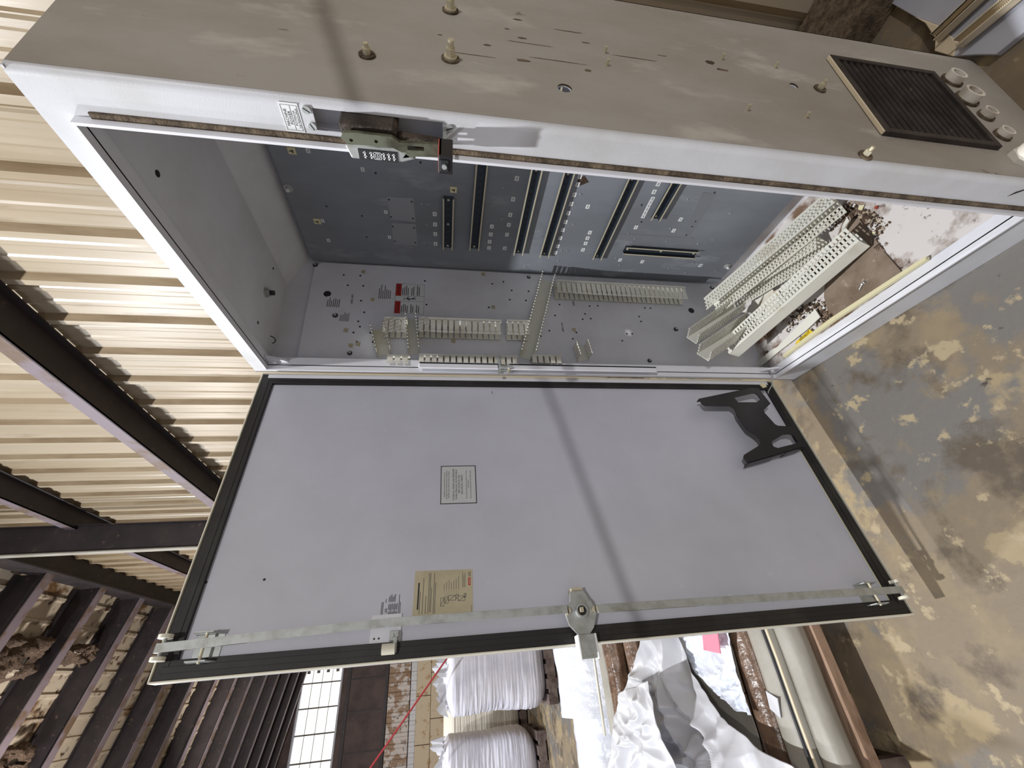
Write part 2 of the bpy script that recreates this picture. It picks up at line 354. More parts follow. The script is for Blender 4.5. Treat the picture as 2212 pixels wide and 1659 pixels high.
# inner lining of the same side so the inside stays white
b = MB(); b.box((XR - .006, .03, .1), (XR - .0035, DEP - .01, HT - .01))
lin = b.build('side_lining', M['inner'], root)
cut = []
for (px, py, r) in ((1220, 190, .0135), (1715, 185, .010)):
    p = atX(px, py, XR); c = MB(frame((XR - .05, p.y, p.z), (0, 1, 0))); c.cyl((0, 0), r, -.02, .08, seg=28); cut.append(c.build('cutter', M['dirt']))
bake(lin, cut)
b = MB(); b.box((XL, .0, 0), (XL + T, DEP, HT)); b.build('side_panel', M['inner'], root)
b = MB(); b.box((XL + .001, .002, HT - T), (XR - .001, DEP - .001, HT + .0004), 0)
b.add([(XL + T, .36, 1.962), (XR - T, .36, 1.962), (XR - T, DEP - T, 1.90), (XL + T, DEP - T, 1.90)], [(0, 1, 2, 3)], 1)
b.add([(XL + T, .005, 1.962), (XR - T, .005, 1.962), (XR - T, .36, 1.962), (XL + T, .36, 1.962)], [(0, 1, 2, 3)], 1)
top = b.build('top_panel', [M['paint'], M['inner']], root)
b = MB(); b.box((XL, DEP - T, 0), (XR, DEP, HT)); b.build('back_panel', M['inner'], root)
b = MB(); b.box((XL + T, .0305, ZB - .006), (XR - T, DEP - T, ZB - .0005)); b.build('bottom_panel', M['sill'], root)
# front frame: flange pieces round the opening and round the disconnect slot
SX0, SX1, SZ0, SZ1 = .801, .836, 1.397, 1.598
b = MB()
b.box((XL, 0, 0), (XR - .012, .003, ZB)); b.box((XL, 0, ZT), (XR - .012, .003, HT)); b.box((XL, 0, ZB), (0, .003, ZT))
b.box((WO, 0, ZB), (SX0, .003, ZT)); b.box((SX0, 0, ZB), (XR - .012, .003, SZ0)); b.box((SX0, 0, SZ1), (XR - .012, .003, ZT)); b.box((SX1, 0, SZ0), (XR - .012, .003, SZ1))
seg = 6; vv = []
for z in (0, HT):
    for k in range(seg + 1):
        a = math.pi / 2 * k / seg; vv.append((XR - .012 + .012 * math.sin(a), .012 - .012 * math.cos(a), z))
b.add(vv, [(k, k + 1, seg + 2 + k, seg + 1 + k) for k in range(seg)], 0, None, True)
ff = b.build('front_frame', [M['paint']], root)
# raised lip round the opening
b = MB(); t = .005; h = .016
b.box((-t, -h, ZB), (0, .03, ZT)); b.box((WO, -h, ZB), (WO + t, .03, ZT))
b.box((-t, -h, ZB - t), (WO + t, .03, ZB)); b.box((-t, -h, ZT), (WO + t, .03, ZT + t))
b.build('opening_lip', M['inner'], root)
# dirt caught in the gutter beside the lip
b = MB(); b.box((WO + t, -.004, ZB + .002), (WO + t + .009, .001, ZT - .02)); b.box((.03, -.003, ZB - t - .008), (WO + .008, .001, ZB - t))
b.build('gutter_dirt', M['dirt'], root)
# hinge-side stiffener rail and its bracket
b = MB()
z0, z1 = .625, 1.475
for (za, zb) in ((z0, 1.172), (1.205, z1)):
    b.box((.001, .000, za), (.026, .010, zb)); b.box((.020, -.014, za), (.026, .010, zb))
b.build('stiffener_rail', M['inner'], root, bevel=.003)
b = MB(); b.box((.0, -.012, 1.16), (.038, -.006, 1.205)); b.box((.02, -.03, 1.20), (.026, .04, 1.21)); 
FDc = frame((.018, -.013, 1.183), (1, 0, 0))
b.cyl((-.008, -.012), .0045, 0, .003, 1, FDc); b.cyl((.010, -.012), .0045, 0, .003, 1, FDc)
b.build('hinge_bracket', [M['zinc'], M['brass']], root)
for zz in (1.945, .120):
    b = MB(); s_ = -1 if zz > 1 else 1
    b.prism([(0, 0), (.035, 0), (.018, .05 * s_), (.004, .06 * s_)], -.004, .004, 0, frame((.0, .012, zz), (1, 0, 0)))
    b.cyl((.014, .02 * s_), .006, .004, .012, 0, frame((.0, .012, zz), (1, 0, 0)))
    b.build('corner_bracket', M['inner'], root)

# ----- sticker and disconnect on the right flange
def sticker(name, Fm, w_, h_, mats, fn, parent, base=0, z=.0008):
    b = MB(Fm); b.box((-w_ / 2, -h_ / 2, 0), (w_ / 2, h_ / 2, z), base); fn(b); return b.build(name, mats, parent)
def border(b, w_, h_, t, m, z=.0011):
    for (x0, y0, x1, y1) in ((-w_ / 2, -h_ / 2, w_ / 2, -h_ / 2 + t), (-w_ / 2, h_ / 2 - t, w_ / 2, h_ / 2), (-w_ / 2, -h_ / 2, -w_ / 2 + t, h_ / 2), (w_ / 2 - t, -h_ / 2, w_ / 2, h_ / 2)):
        b.box((x0, y0, .0008), (x1, y1, z), m)
def fn(b):
    border(b, .040, .024, .0004, 1); b.box((-.019, -.0016, .0008), (.019, -.0012, .0011), 1)
    b.text('MACHINE', 0, .0052, .0062, 1, z=.0012); b.text('POWER', 0, -.0004, .0062, 1, z=.0012)
    b.text('POTENCIA', 0, -.0066, .0050, 1, z=.0012); b.text('DE MAQUINA', 0, -.0112, .0050, 1, z=.0012)
sticker('power_sticker', frame((.8175, -.0002, 1.632), (1, 0, 0)), .046, .028, [M['label'], M['ink']], fn, root)
F0 = frame((0, 0, 0), (1, 0, 0))
for (x, z) in ((.833, 1.606), (.807, 1.604), (.828, 1.386)):
    b = MB(frame((x, 0, z), (1, 0, 0))); b.cyl((0, 0), .0065, 0, .003, 0); 
    a = R_.uniform(0, 3); c_, s_ = math.cos(a), math.sin(a)
    b.prism([(-.0055 * c_ - .0008 * s_, -.0055 * s_ + .0008 * c_), (.0055 * c_ - .0008 * s_, .0055 * s_ + .0008 * c_), (.0055 * c_ + .0008 * s_, .0055 * s_ - .0008 * c_), (-.0055 * c_ + .0008 * s_, -.0055 * s_ - .0008 * c_)], .003, .0033, 1)
    b.build('slotted_screw', [M['zinc'], M['ink']], root)
b = MB(); b.box((.79, .030, 1.38), (.843, .034, 1.61)); b.box((.79, .003, 1.38), (.795, .03, 1.61)); b.build('slot_backing', M['inner'], root)
dh = MB(F0)        # casting: local x right, y up, z out of the face
dh.prism([(.801, 1.552), (.835, 1.556), (.835, 1.475), (.828, 1.468), (.812, 1.470), (.801, 1.490)], -.03, .030, 0)
dh.prism([(.780, 1.545), (.803, 1.552), (.806, 1.470), (.800, 1.455), (.790, 1.440), (.782, 1.462)], .002, .034, 1)
dh.prism([(.800, 1.470), (.816, 1.470), (.812, 1.40), (.803, 1.40)], .0, .016, 0)
hb = dh.build('disconnect_switch', [M['hdark'], M['zinc']], root, bevel=.003)
hb['label'] = 'grimy cast disconnect switch in the flange slot'
b = MB(frame((.7795, 0, 1.50), (0, -1, 0), (0, 0, 1)))
b2 = MB(F0); b2.box((.782, 1.470, .034), (.800, 1.532, .0355), 0)
for k, (yy, s_) in enumerate(((1.522, .004), (1.512, .0028), (1.492, .003), (1.484, .004), (1.476, .003))):
    b2.box((.785, yy - .0012, .0355), (.797, yy + .0012, .0362), 1); b2.box((.788, yy - .003, .0355), (.7895, yy + .002, .0362), 1); b2.box((.794, yy - .002, .0355), (.7955, yy + .003, .0362), 1)
for s_ in (.0065, .0042, .0018):
    for (x0, y0, x1, y1) in ((-s_, -s_, s_, -s_ + .001), (-s_, s_ - .001, s_, s_), (-s_, -s_, -s_ + .001, s_), (s_ - .001, -s_, s_, s_)):
        b2.box((.791 + x0, 1.502 + y0, .0355), (.791 + x1, 1.502 + y1, .0363), 1)
b2.build('emblem_plate', [M['ink'], M['label']], hb); b.bm.free()
b = MB(F0)
arm = [(.812, 1.545), (.820, 1.553), (.829, 1.548), (.831, 1.53), (.830, 1.475), (.822, 1.463), (.826, 1.40), (.808, 1.40), (.806, 1.462), (.812, 1.475)]
b.prism(arm, .036, .042, 0, holes=[[(.818 + .003 * math.cos(a), 1.538 + .003 * math.sin(a)) for a in [k * math.pi / 4 for k in range(8)]], [(.820 + .003 * math.cos(a), 1.500 + .003 * math.sin(a)) for a in [k * math.pi / 4 for k in range(8)]], [(.811, 1.452), (.818, 1.452), (.819, 1.426), (.812, 1.426)]])
b.prism([(.790, 1.462), (.800, 1.455), (.806, 1.40), (.798, 1.40), (.795, 1.44)], .03, .034, 0)
b.build('switch_lever', [M['hgreen']], hb)
b = MB(F0)
for x in (.801, .820): b.box((x, 1.390, .002), (x + .004, 1.396, .030), 0)
b.box((.797, 1.380, .030), (.829, 1.4025, .074), 1); b.box((.803, 1.386, .074), (.823, 1.400, .0765), 2); b.cyl((.813, 1.393), .004, .0765, .079, 3)
b.box((.797, 1.397, .030), (.829, 1.403, .072), 4)
b.build('lever_grip', [M['zinc'], M['black'], M['ink'], M['zinc'], M['hred']], hb, bevel=.002)

# ----- side wall hardware
def blob(px, py, w_, h_, rot=0, seed=0):
    b = MB(); p = atX(px, py, XR + .0004); Fm = frame(p, (0, 1, 0)) @ Matrix.Rotation(rot, 4, 'Z'); v = []
    for k in range(16):
        a = 2 * math.pi * k / 16; r = 1 + .55 * noise.noise(Vector((math.cos(a) * 2 + seed, math.sin(a) * 2, seed))); v.append((w_ * r * math.cos(a), h_ * r * math.sin(a), 0))
    b.add(v, [tuple(range(16))], 0, Fm); b.build('scuff_mark', M['dirt'], root)
for k, q in enumerate(((1117, 42, .003, .009), (1128, 82, .003, .009), (1052, 97, .003, .007), (1130, 130, .004, .012), (1270, 152, .004, .006), (1265, 92, .002, .008), (950, 75, .0015, .004), (1095, 62, .0015, .005), (1150, 95, .001, .05), (1210, 132, .001, .06), (1370, 125, .0012, .05), (1020, 118, .001, .04), (1232, 68, .0015, .03), (1430, 120, .001, .012), (1535, 135, .007, .010), (1560, 150, .004, .014))): blob(*q, 0, k * 3.1)
b = MB(F0); b.prism([(.812, .205), (.820, .196), (.834, .180), (.838, .176), (.832, .188), (.824, .200)], .0, .0006); b.build('black_smudge', M['ink'], root)
def sideF(p): return frame((XR, p.y, p.z), (0, 1, 0))
def stud(px, py, kind):
    p = atX(px, py, XR); b = MB(sideF(p))
    if kind == 2:
        b.cyl((0, 0), .016, 0, .003, 1); b.cyl((0, 0), .012, .003, .006, 0); b.cyl((0, 0), .0085, .006, .018, 0, seg=6, smooth=False); b.cyl((0, 0), .0055, .018, .030, 0)
        return b.build('bolt', [M['brass'], M['dirt']], root)
    if kind == 1:
        b.cyl((0, 0), .014, 0, .003, 1); b.cyl((0, 0), .007, .003, .012, 0, seg=6, smooth=False); b.cyl((0, 0), .004, .012, .019, 0)
        return b.build('bolt', [M['brass'], M['dirt']], root)
    b.cyl((0, 0), .0032, 0, .011, 0); return b.build('rivet_stud', [M['brass'], M['dirt']], root)
for q in ((793, 120, 1), (973, 24, 2), (973, 128, 2), (1868, 337, 1), (1770, 193, 1)): stud(*q)
for q in ((1558, 128), (1673, 146), (1613, 238), (1740, 254), (1306, 114), (1310, 141)): stud(*q, 0)
# vent grille
b = MB(frame((XR, 0, 0), (0, 1, 0))); y0, y1, z0, z1 = .098, .386, .212, .508
b.box((y0 + .01, z0 + .01, 0), (y1 - .01, z1 - .01, .003), 0)
for (a, bb, c, d) in ((y0, z0, y1, z0 + .014), (y0, z1 - .014, y1, z1), (y0, z0 + .014, y0 + .014, z1 - .014), (y1 - .014, z0 + .014, y1, z1 - .014)): b.box((a, bb, 0), (c, d, .010), 0)
b.box((y0 + .002, z1, .001), (y1 - .002, z1 + .004, .009), 1)
vent = b.build('vent_grille', [M['vent'], M['beige']], root, bevel=.001)
vent['label'] = 'sooty black square vent grille low on the cabinet side'
for k in range(15):
    z = z0 + .022 + k * .0175
    b = MB(frame((XR, 0, 0), (0, 1, 0)))
    b.add([(y0 + .014, z, .0035), (y1 - .014, z, .0035), (y1 - .014, z + .012, .009), (y0 + .014, z + .012, .009), (y0 + .014, z + .0135, .004), (y1 - .014, z + .0135, .004)], [(0, 1, 2, 3), (3, 2, 5, 4)])
    b.build('louvre', M['vent'], vent, recalc=False)
for (px, py, r, l) in ((2054, 176, .021, .020), (2086, 216, .023, .022), (2127, 252, .016, .016), (2163, 294, .016, .015)):
    p = atX(px, py, XR); b = MB(sideF(p)); b.ring((0, 0), r * .72, r, 0, l, 0); b.cyl((0, 0), r * .72, 0, l * .5, 1); b.ring((0, 0), r, r * 1.25, 0, .005, 1)
    b.build('conduit_hub', [M['hub'], M['dirt']], root)
p = atX(2200, 345, XR); b = MB(sideF(p)); b.cyl((0, 0), .026, 0, .012, 0, seg=6, smooth=False); b.ring((0, 0), .015, .021, .012, .045, 0); b.cyl((0, 0), .015, .012, .03, 1)
b.build('conduit_hub', [M['hub'], M['dirt']], root)
# black smudge on the flange corner and ceiling fittings inside
for (px, py, r) in ((340, 375, .007), (590, 580, .0045), (557, 697, .0045)):
    p = atZ(px, py, 1.962); b = MB(frame((p.x, p.y, 1.9617), (1, 0, 0), (0, -1, 0))); b.cyl((0, 0), r, 0, .0006, 0); b.build('drill_hole', M['ink'], root)
p = atZ(574, 632, 1.962); b = MB(frame((p.x, p.y, 1.962), (1, 0, 0), (0, -1, 0)))
b.cyl((0, 0), .016, 0, .006, 0); b.cyl((0, 0), .012, .006, .014, 0, seg=6, smooth=False); b.cyl((0, 0), .008, .014, .026, 1); b.build('cable_gland', [M['zinc'], M['black']], root)
p = atZ(580, 730, 1.962); b = MB(frame((p.x, p.y, 1.962), (1, 0, 0), (0, -1, 0)))
b.tube([(.012 * math.cos(a), .004 * a, .010 + .012 * math.sin(a)) for a in [k * .4 for k in range(9)]], .0016, 0); b.build('cable_tie', [M['ink']], root)

# ---------------------------------------------------------------- dark back mounting panel
YP = .468
b = MB(); b.box((-.026, YP, .205), (.815, YP + .004, 1.888)); 
for (x0, z0, x1, z1) in ((.15, 1.44, .33, 1.62),): pass
mp_ = b.build('mounting_panel', [M['plate']], root); mp_['label'] = 'dark grey galvanised mounting panel with rails and tags'
FP = frame((0, YP, 0), (1, 0, 0))
def faint(pxs, col, nm):
    b = MB()
    pts = [atY(x, y, YP - .0006) for x, y in pxs]; b.add(pts, [(0, 1, 2, 3)]); return b.build(nm, col, mp_, recalc=False)
M['plate2'] = mat('unfaded_plate', srgb(156, 159, 165), .45, metal=.25)
M['plate3'] = mat('faded_plate', srgb(130, 133, 139), .45, metal=.25)
for q in (((836, 425), (892, 428), (898, 480), (844, 474)), ((846, 482), (898, 484), (902, 530), (850, 527))): faint(q, M['plate2'], 'clean_patch')
for q in (((1340, 505), (1500, 514), (1500, 524), (1335, 517)), ((1520, 415), (1545, 420), (1490, 510), (1478, 508))): faint(q, M['plate3'], 'clean_patch')
def din(xa, xb, zc, vertical=False, zt=None):
    if not vertical: g_ = atY(zc[0], zc[1], YP - .014); zc = g_.z; xa = xa if xa is None else atY(xa[0], xa[1], YP - .014).x; xb = atY(xb[0], xb[1], YP - .014).x if xb else .79
    if vertical: Fm = frame((xa, YP, (xb + zc) / 2), (0, 0, 1), (-1, 0, 0)); L = abs(zc - xb)
    else: Fm = frame(((xa + xb) / 2, YP, zc), (1, 0, 0)); L = xb - xa
    b = MB(Fm); l = L / 2
    b.box((-l, -.0135, .001), (l, .0135, .0022), 0)
    for s in (-1, 1):
        b.box((-l, s * .0135 - .0006, .001), (l, s * .0135 + .0006, .0145), 0)
        b.box((-l, min(s * .0135, s * .0185), .0138), (l, max(s * .0135, s * .0185), .015), 1)
    n = int(L / .025)
    for k in range(n):
        x = -l + (k + .5) * L / n; b.cyl((x, 0), .0034, .0022, .0026, 2, seg=12)
    for x in (-l + .012, l - .012, 0): b.cyl((x, 0), .0042, .0022, .0048, 1, seg=12)
    return b.build('din_rail', [M['zincd'], M['brass'], M['ink']], mp_)
din((968, 540), (968, 430), (968, 485)); din((1025, 542), None, (1028, 500)); din((1120, 552), None, (1126, 520)); din((1178, 557), None, (1186, 520)); din((1290, 562), None, (1308, 520)); din((1415, 477), None, (1428, 455))
g_ = atY(1350, 542, YP - .014); din(g_.x, atY(1505, 553, YP - .014).z, g_.z, True)
# white wire tags
lb = MB(); lb.box((-.0085, -.0065, 0), (.0085, .0065, .0006), 0); lb.box((-.0048, -.0012, .0006), (.0048, .0012, .0008), 1)
tagm = lb.build('wire_tag', [M['label'], M['inkg']])
Z5 = lambda x, y: (560 + x / 4.096, 290 + y / 4.096)
Z6 = lambda x, y: (1050 + x / 4.022, 350 + y / 4.022)
tags = [Z5(*q) for q in ((432, 145), (915, 310), (1120, 688), (1152, 910), (560, 765), (613, 938), (1553, 705), (1556, 797), (1558, 882), (1560, 968), (2058, 815), (2048, 885), (2038, 950), (2033, 1005))]
tags += [Z6(*q) for q in ((267, 142), (235, 322), (210, 458), (197, 545), (182, 630), (162, 748), (815, 125), (795, 195), (767, 283), (740, 363), (715, 443), (690, 520), (667, 590), (645, 660), (622, 730), (604, 787), (883, 387), (902, 612), (882, 660), (865, 706), (842, 762), (1497, 190), (1460, 258), (1445, 320), (1428, 350), (1412, 380), (1397, 410), (1382, 440), (1367, 470), (1302, 567), (1690, 498), (1630, 595), (1165, 850), (1357, 865), (1863, 898))]
for k, q in enumerate(tags):
    p = atY(q[0], q[1], YP); s = .82 if p.z > 1.5 else 1.0
    place(tagm, frame((p.x, YP - .0003, p.z), (1, 0, 0)) @ Matrix.Diagonal((s, s, 1, 1)), mp_, k == 0)
lb = MB(); lb.cyl((0, 0), .0034, 0, .003, 0, seg=12)
scm = lb.build('rivet', M['zinc'])
sc = [Z6(*q) for q in ((820, 280), (755, 540), (655, 768), (702, 770), (627, 860), (872, 942), (338, 907), (1233, 620), (1290, 665), (1565, 688), (1838, 710), (1965, 675), (2115, 443), (1752, 323), (1598, 577), (1128, 834), (1160, 897), (1382, 972), (1585, 923), (1730, 963), (1997, 952), (1948, 1008), (1792, 878), (1835, 882))] + [Z5(*q) for q in ((1437, 612), (1495, 615), (1480, 795), (1462, 955), (1514, 956), (2155, 467), (2143, 748))]
for k, q in enumerate(sc):
    p = atY(q[0], q[1], YP); place(scm, frame((p.x, YP, p.z), (1, 0, 0)) @ Matrix.Diagonal((.75, .75, .75, 1)), mp_, k == 0)
lb = MB(); lb.cyl((0, 0), .0042, 0, .0005, 0, seg=12); hm = lb.build('drill_hole', M['ink'])
hp = [Z5(*q) for q in ((1147, 577), (1348, 596), (1166, 730), (1360, 744), (1182, 816), (1370, 828), (1199, 947), (1381, 958), (909, 722), (950, 910), (595, 637), (1427, 249), (1642, 271), (1030, 343), (935, 172))] + [Z6(*q) for q in ((1352, 373), (1350, 520), (1985, 265), (1820, 515), (1790, 560), (1740, 635))]
for k, q in enumerate(hp):
    p = atY(q[0], q[1], YP); place(hm, frame((p.x, YP - .0002, p.z), (1, 0, 0)) @ Matrix.Diagonal((.8, .8, 1, 1)), mp_, k == 0)
for q in (Z5(288, 142), Z5(513, 768), Z5(1718, 488)):
    p = atY(q[0], q[1], YP); b = MB(frame((p.x, YP, p.z), (1, 0, 0)))
    b.box((-.011, -.011, 0), (.011, .011, .003), 0); b.box((-.005, -.004, .003), (.004, -.001, .006), 1); b.box((-.001, -.002, .003), (.001, .007, .005), 1); b.build('cable_tie_mount', [M['yellowp'], M['ink']], mp_, bevel=.001)
for q in (Z5(258, 475), Z6(2095, 905)):
    p = atY(q[0], q[1], YP); b = MB(frame((p.x, YP, p.z), (1, 0, 0))); b.cyl((0, 0), .014, 0, .002, 0); b.cyl((0, 0), .008, .002, .008, 0, seg=6, smooth=False); b.cyl((0, 0), .005, .008, .014, 1); b.build('panel_nut', [M['zinc'], M['label']], mp_)
for k, (px, py) in enumerate((Z6(838, 180),)):
    p = atY(px, py, YP); b = MB(frame((p.x, YP, p.z), (1, 0, 0))); b.prism([(-.02, .02), (.02, .016), (.024, 0), (.004, -.02)], 0, .0006); b.build('scuffed_tape', M['debris'], mp_)

# ---------------------------------------------------------------- white mounting panel on the left wall
XP = -.028
b = MB(); b.prism([(.045, .215), (.445, .215), (.462, .235), (.462, 1.855), (.445, 1.875), (.045, 1.875)], XP - .003, XP, 0, frame((0, 0, 0), (0, 1, 0)))
lp = b.build('side_mounting_panel', [M['inner']], root); lp['label'] = 'white mounting panel on the left inside wall'
FL = frame((XP, 0, 0), (0, 1, 0))
Z7 = lambda x, y: (640 + x / 3.95, 550 + y / 3.95)
Z8 = lambda x, y: (1100 + x / 3.687, 580 + y / 3.687)
hs = [Z7(*q) for q in ((405, 174), (547, 180), (440, 262), (571, 267), (553, 394), (580, 493), (529, 570), (543, 615), (488, 666), (632, 667), (517, 745), (653, 746), (1098, 226), (1111, 427), (1672, 250), (1767, 232), (1838, 306), (1982, 313), (1821, 385), (1960, 392), (1643, 450), (1103, 665))] + [Z8(*q) for q in ((400, 288), (365, 375), (320, 496), (250, 540), (640, 300), (705, 297), (585, 405), (650, 400), (535, 510), (655, 248), (1107, 273), (1125, 317), (1080, 315), (1035, 383), (1050, 422), (980, 520), (938, 520), (900, 575), (507, 560), (603, 362))]
for q in hs:
    p = atX(q[0], q[1], XP); place(hm, frame((XP + .0002, p.y, p.z), (0, 1, 0)) @ Matrix.Diagonal((.85, .85, 1, 1)), lp)
for q, r in ((Z7(163, 88), .009), (Z7(265, 335), .013), (Z7(333, 520), .009), (Z7(457, 842), .008), (Z8(1450, 335), .013), (Z8(1327, 485), .009), (Z8(1117, 735), .008), (Z8(155, 70), .007), (Z8(1615, 152), .009)):
    p = atX(q[0], q[1], XP); b = MB(frame((XP, p.y, p.z), (0, 1, 0))); big = r > .012
    b.cyl((0, 0), r, 0, .0006 if big else .003, 0)
    if not big: b.cyl((0, 0), r * .6, .003, .008, 1, seg=6, smooth=False)
    b.build('panel_hole' if big else 'panel_nut', [M['ink'], M['zinc']], lp)
# warning label: white, two red headers, falling figure
c1 = atX(855, 612, XP); c2 = atX(916, 680, XP); ya, yb, za, zb = c2.y, c1.y, c2.z, c1.z
def fn(b):
    border(b, .138, .106, .0008, 1)
    for s in (-1, 1):
        x0, x1 = (.012, .068) if s > 0 else (-.068, -.014)
        b.box((x0, .032, .0008), (x1, .052, .0012), 2); b.text('DANGER', (x0 + x1) / 2, .037, .011, 3, z=.0014)
        for k in range(10):
            y = .026 - k * .0068
            if k in (4, 7): continue
            L = (x1 - x0 - .006) * R_.uniform(.62, .98); b.box((x0 + .003, y, .0008), (x0 + .003 + L, y + .003, .0012), 4)
    b.box((-.0125, -.053, .0008), (-.0118, .052, .0012), 1); b.box((.0112, -.053, .0008), (.012, .052, .0012), 1)
    for (x0, y0, x1, y1, t) in ((0, .012, -.002, -.006, .0028), (-.002, -.006, .007, -.020, .002), (-.002, -.006, -.001, -.024, .002), (0, .010, .009, .004, .0018), (-.001, .010, -.009, -.001, .0018), (-.006, .022, .003, .016, .0016)):
        d = Vector((x1 - x0, y1 - y0)); n = Vector((-d.y, d.x)).normalized() * t / 1.4
        b.add([(x0 + n.x, y0 + n.y, .0014), (x1 + n.x, y1 + n.y, .0014), (x1 - n.x, y1 - n.y, .0014), (x0 - n.x, y0 - n.y, .0014)], [(0, 1, 2, 3)], 3)
wl_ = sticker('warning_label', frame((XP, (ya + yb) / 2, (za + zb) / 2), (0, 1, 0)), .138, .106, [M['label'], M['inkg'], M['red'], M['ink'], M['inkg']], fn, lp)
# small printed stickers
def lines(b, w_, h_, n, m=1):
    for k in range(n):
        y = h_ / 2 - (k + .8) * h_ / (n + .6); b.box((-w_ / 2 + .002, y, .0008), (-w_ / 2 + .002 + (w_ - .004) * R_.uniform(.55, 1), y + h_ / n * .38, .001), m)
for q, w_, h_ in ((Z7(760, 318), .07, .05), (Z7(322, 405), .05, .05), (Z7(415, 525), .05, .035)):
    p = atX(q[0], q[1], XP); sticker('printed_sticker', frame((XP, p.y, p.z), (0, 1, 0)), w_, h_, [M['inner'], M['inkg']], lambda b: lines(b, w_, h_, 7), lp)
for q in (Z7(478, 380), Z7(1240, 668), Z8(510, 262), Z8(425, 467)):
    p = atX(q[0], q[1], XP); b = MB(frame((XP + .0003, p.y, p.z), (0, 1, 0))); b.text('#882-489', 0, -.003, .011, 0); b.build('part_number', M['inkg'], lp)
for q in (Z7(572, 148), Z7(1595, 168), Z7(650, 385), Z7(422, 648), Z7(465, 777), Z7(528, 765), Z7(1340, 740), Z8(515, 490), Z8(1190, 270), Z7(1680, 450)):
    p = atX(q[0], q[1], XP); b = MB(frame((XP, p.y, p.z), (0, 1, 0))); b.prism([(-.009, -.006), (.008, -.008), (.009, .006), (-.004, .008)], 0, .001); b.build('glue_residue', M['tanpaper'], lp)

# slotted wire duct: base on the panel, finger walls standing off it. local x along, y across, z off the panel
def duct(Fm, L, w_=.045, h=.055, pitch=.021, parent=None, name='wire_duct', skip=(), sides=(1, 1), mats=None, rat=.74, rails=()):
    b = MB(Fm); l = L / 2; t = .0016
    b.box((-l, -w_ / 2, 0), (l, w_ / 2, t), 0)
    n = max(2, int(round(L / pitch))); pt = L / n
    for s, on in ((-1, sides[0]), (1, sides[1])):
        if not on: continue
        y0, y1 = (s * w_ / 2 - t / 2, s * w_ / 2 + t / 2)
        b.box((-l, y0, 0), (l, y1, h * .16), 0)
        for k in range(n):
            if (k, s) in skip: continue
            x = -l + k * pt; b.box((x, y0, h * .14), (x + pt * rat, y1, h), 0)
            b.box((x - pt * .02, y0 - .0006, h * .88), (x + pt * (rat + .05), y1 + .0006, h), 0)
        for r_ in rails: b.box((-l, y0, h * r_), (l, y1, h * (r_ + .07)), 0)
    return b.build(name, mats or M['duct'], parent)
def vd(z0, z1, yc, w_=.045, h=.055, **k): return duct(frame((XP, yc, (z0 + z1) / 2), (0, 0, -1), (0, 1, 0)), abs(z1 - z0), w_, h, parent=lp, **k)
def hd(y0, y1, zc, w_=.045, h=.055, **k): return duct(frame((XP, (y0 + y1) / 2, zc), (0, 1, 0)), abs(y1 - y0), w_, h, parent=lp, **k)
def vx(x0, x1, yr, yc, w_=.040, xn=.018):      # duct run along z whose slotted walls point to the front
    a_, c_ = atX(x0, (yr + yc) / 2, xn), atX(x1, (yr + yc) / 2, xn); yb_ = atX(x0, yr, xn).y; yt_ = atX(x0, yc, xn).y
    return duct(frame((xn - w_ / 2, yb_, (a_.z + c_.z) / 2), (0, 0, -1), (1, 0, 0)), abs(a_.z - c_.z), w_, yb_ - yt_, parent=lp)
vx(828, 880, 684, 716); vx(904, 1084, 684, 716); vx(1097, 1146, 690, 722)
vx(836, 885, 766, 784); vx(905, 1120, 764, 784); vx(1150, 1215, 766, 784)
vx(1203, 1480, 604, 632)
def hx_(x0, x1, ya, yb, w_=.05, h=.05):
    a_ = atX(x0, ya, XP); c_ = atX(x1, yb, XP); P1 = Vector((XP, a_.y, a_.z)); P2 = Vector((XP, c_.y, c_.z)); d = (P2 - P1)
    return duct(frame((P1 + P2) / 2, d, Vector((1, 0, 0)).cross(d)), d.length, w_, h, pitch=.014, parent=lp, rat=.58)
hx_(1180, 1136, 606, 776, .05, .055); hx_(888, 895, 690, 766, .035, .05); hx_(817, 831, 712, 768, .045, .05); hx_(1250, 1260, 748, 780, .045, .05)

# ---------------------------------------------------------------- the door
TH = 1.3554; HX, HY = -.0319, -.020; DWID = .816; DZ0, DZ1 = .126, 1.968
DU = Vector((math.cos(TH), -math.sin(TH), 0))
FD = frame((HX, HY, 0), -DU)                 # local x = -(distance from hinge), y = height, z = out of the inner face
b = MB(FD)
b.box((-DWID, DZ0, -.018), (0, DZ1, -.002), 0)
for (x0, y0, x1, y1) in ((-DWID, DZ0, -DWID + .0035, DZ1), (-.0035, DZ0, 0, DZ1), (-DWID, DZ0, 0, DZ0 + .0035), (-DWID, DZ1 - .0035, 0, DZ1)): b.box((x0, y0, -.012), (x1, y1, .0125), 1)
b.box((-.019, DZ0 + .02, -.002), (-.0035, DZ1 - .02, .009), 2)
door = b.build('door', [M['door'], M['edge'], M['inner']], root, bevel=.0012); door['label'] = 'grey door of the cabinet seen from its inner side'
def ringbox(b, x0, y0, x1, y1, t, z0, z1, m=0):
    b.box((x0, y0, z0), (x0 + t, y1, z1), m); b.box((x1 - t, y0, z0), (x1, y1, z1), m); b.box((x0 + t, y0, z0), (x1 - t, y0 + t, z1), m); b.box((x0 + t, y1 - t, z0), (x1 - t, y1, z1), m)
b = MB(FD); g0 = .0045
ringbox(b, -DWID + g0, DZ0 + g0, -g0, DZ1 - g0, .034, -.002, .0075)
ringbox(b, -DWID + g0 + .011, DZ0 + g0 + .011, -g0 - .011, DZ1 - g0 - .011, .012, .0075, .0088)
b.build('gasket', M['gasket'], door, bevel=.002)
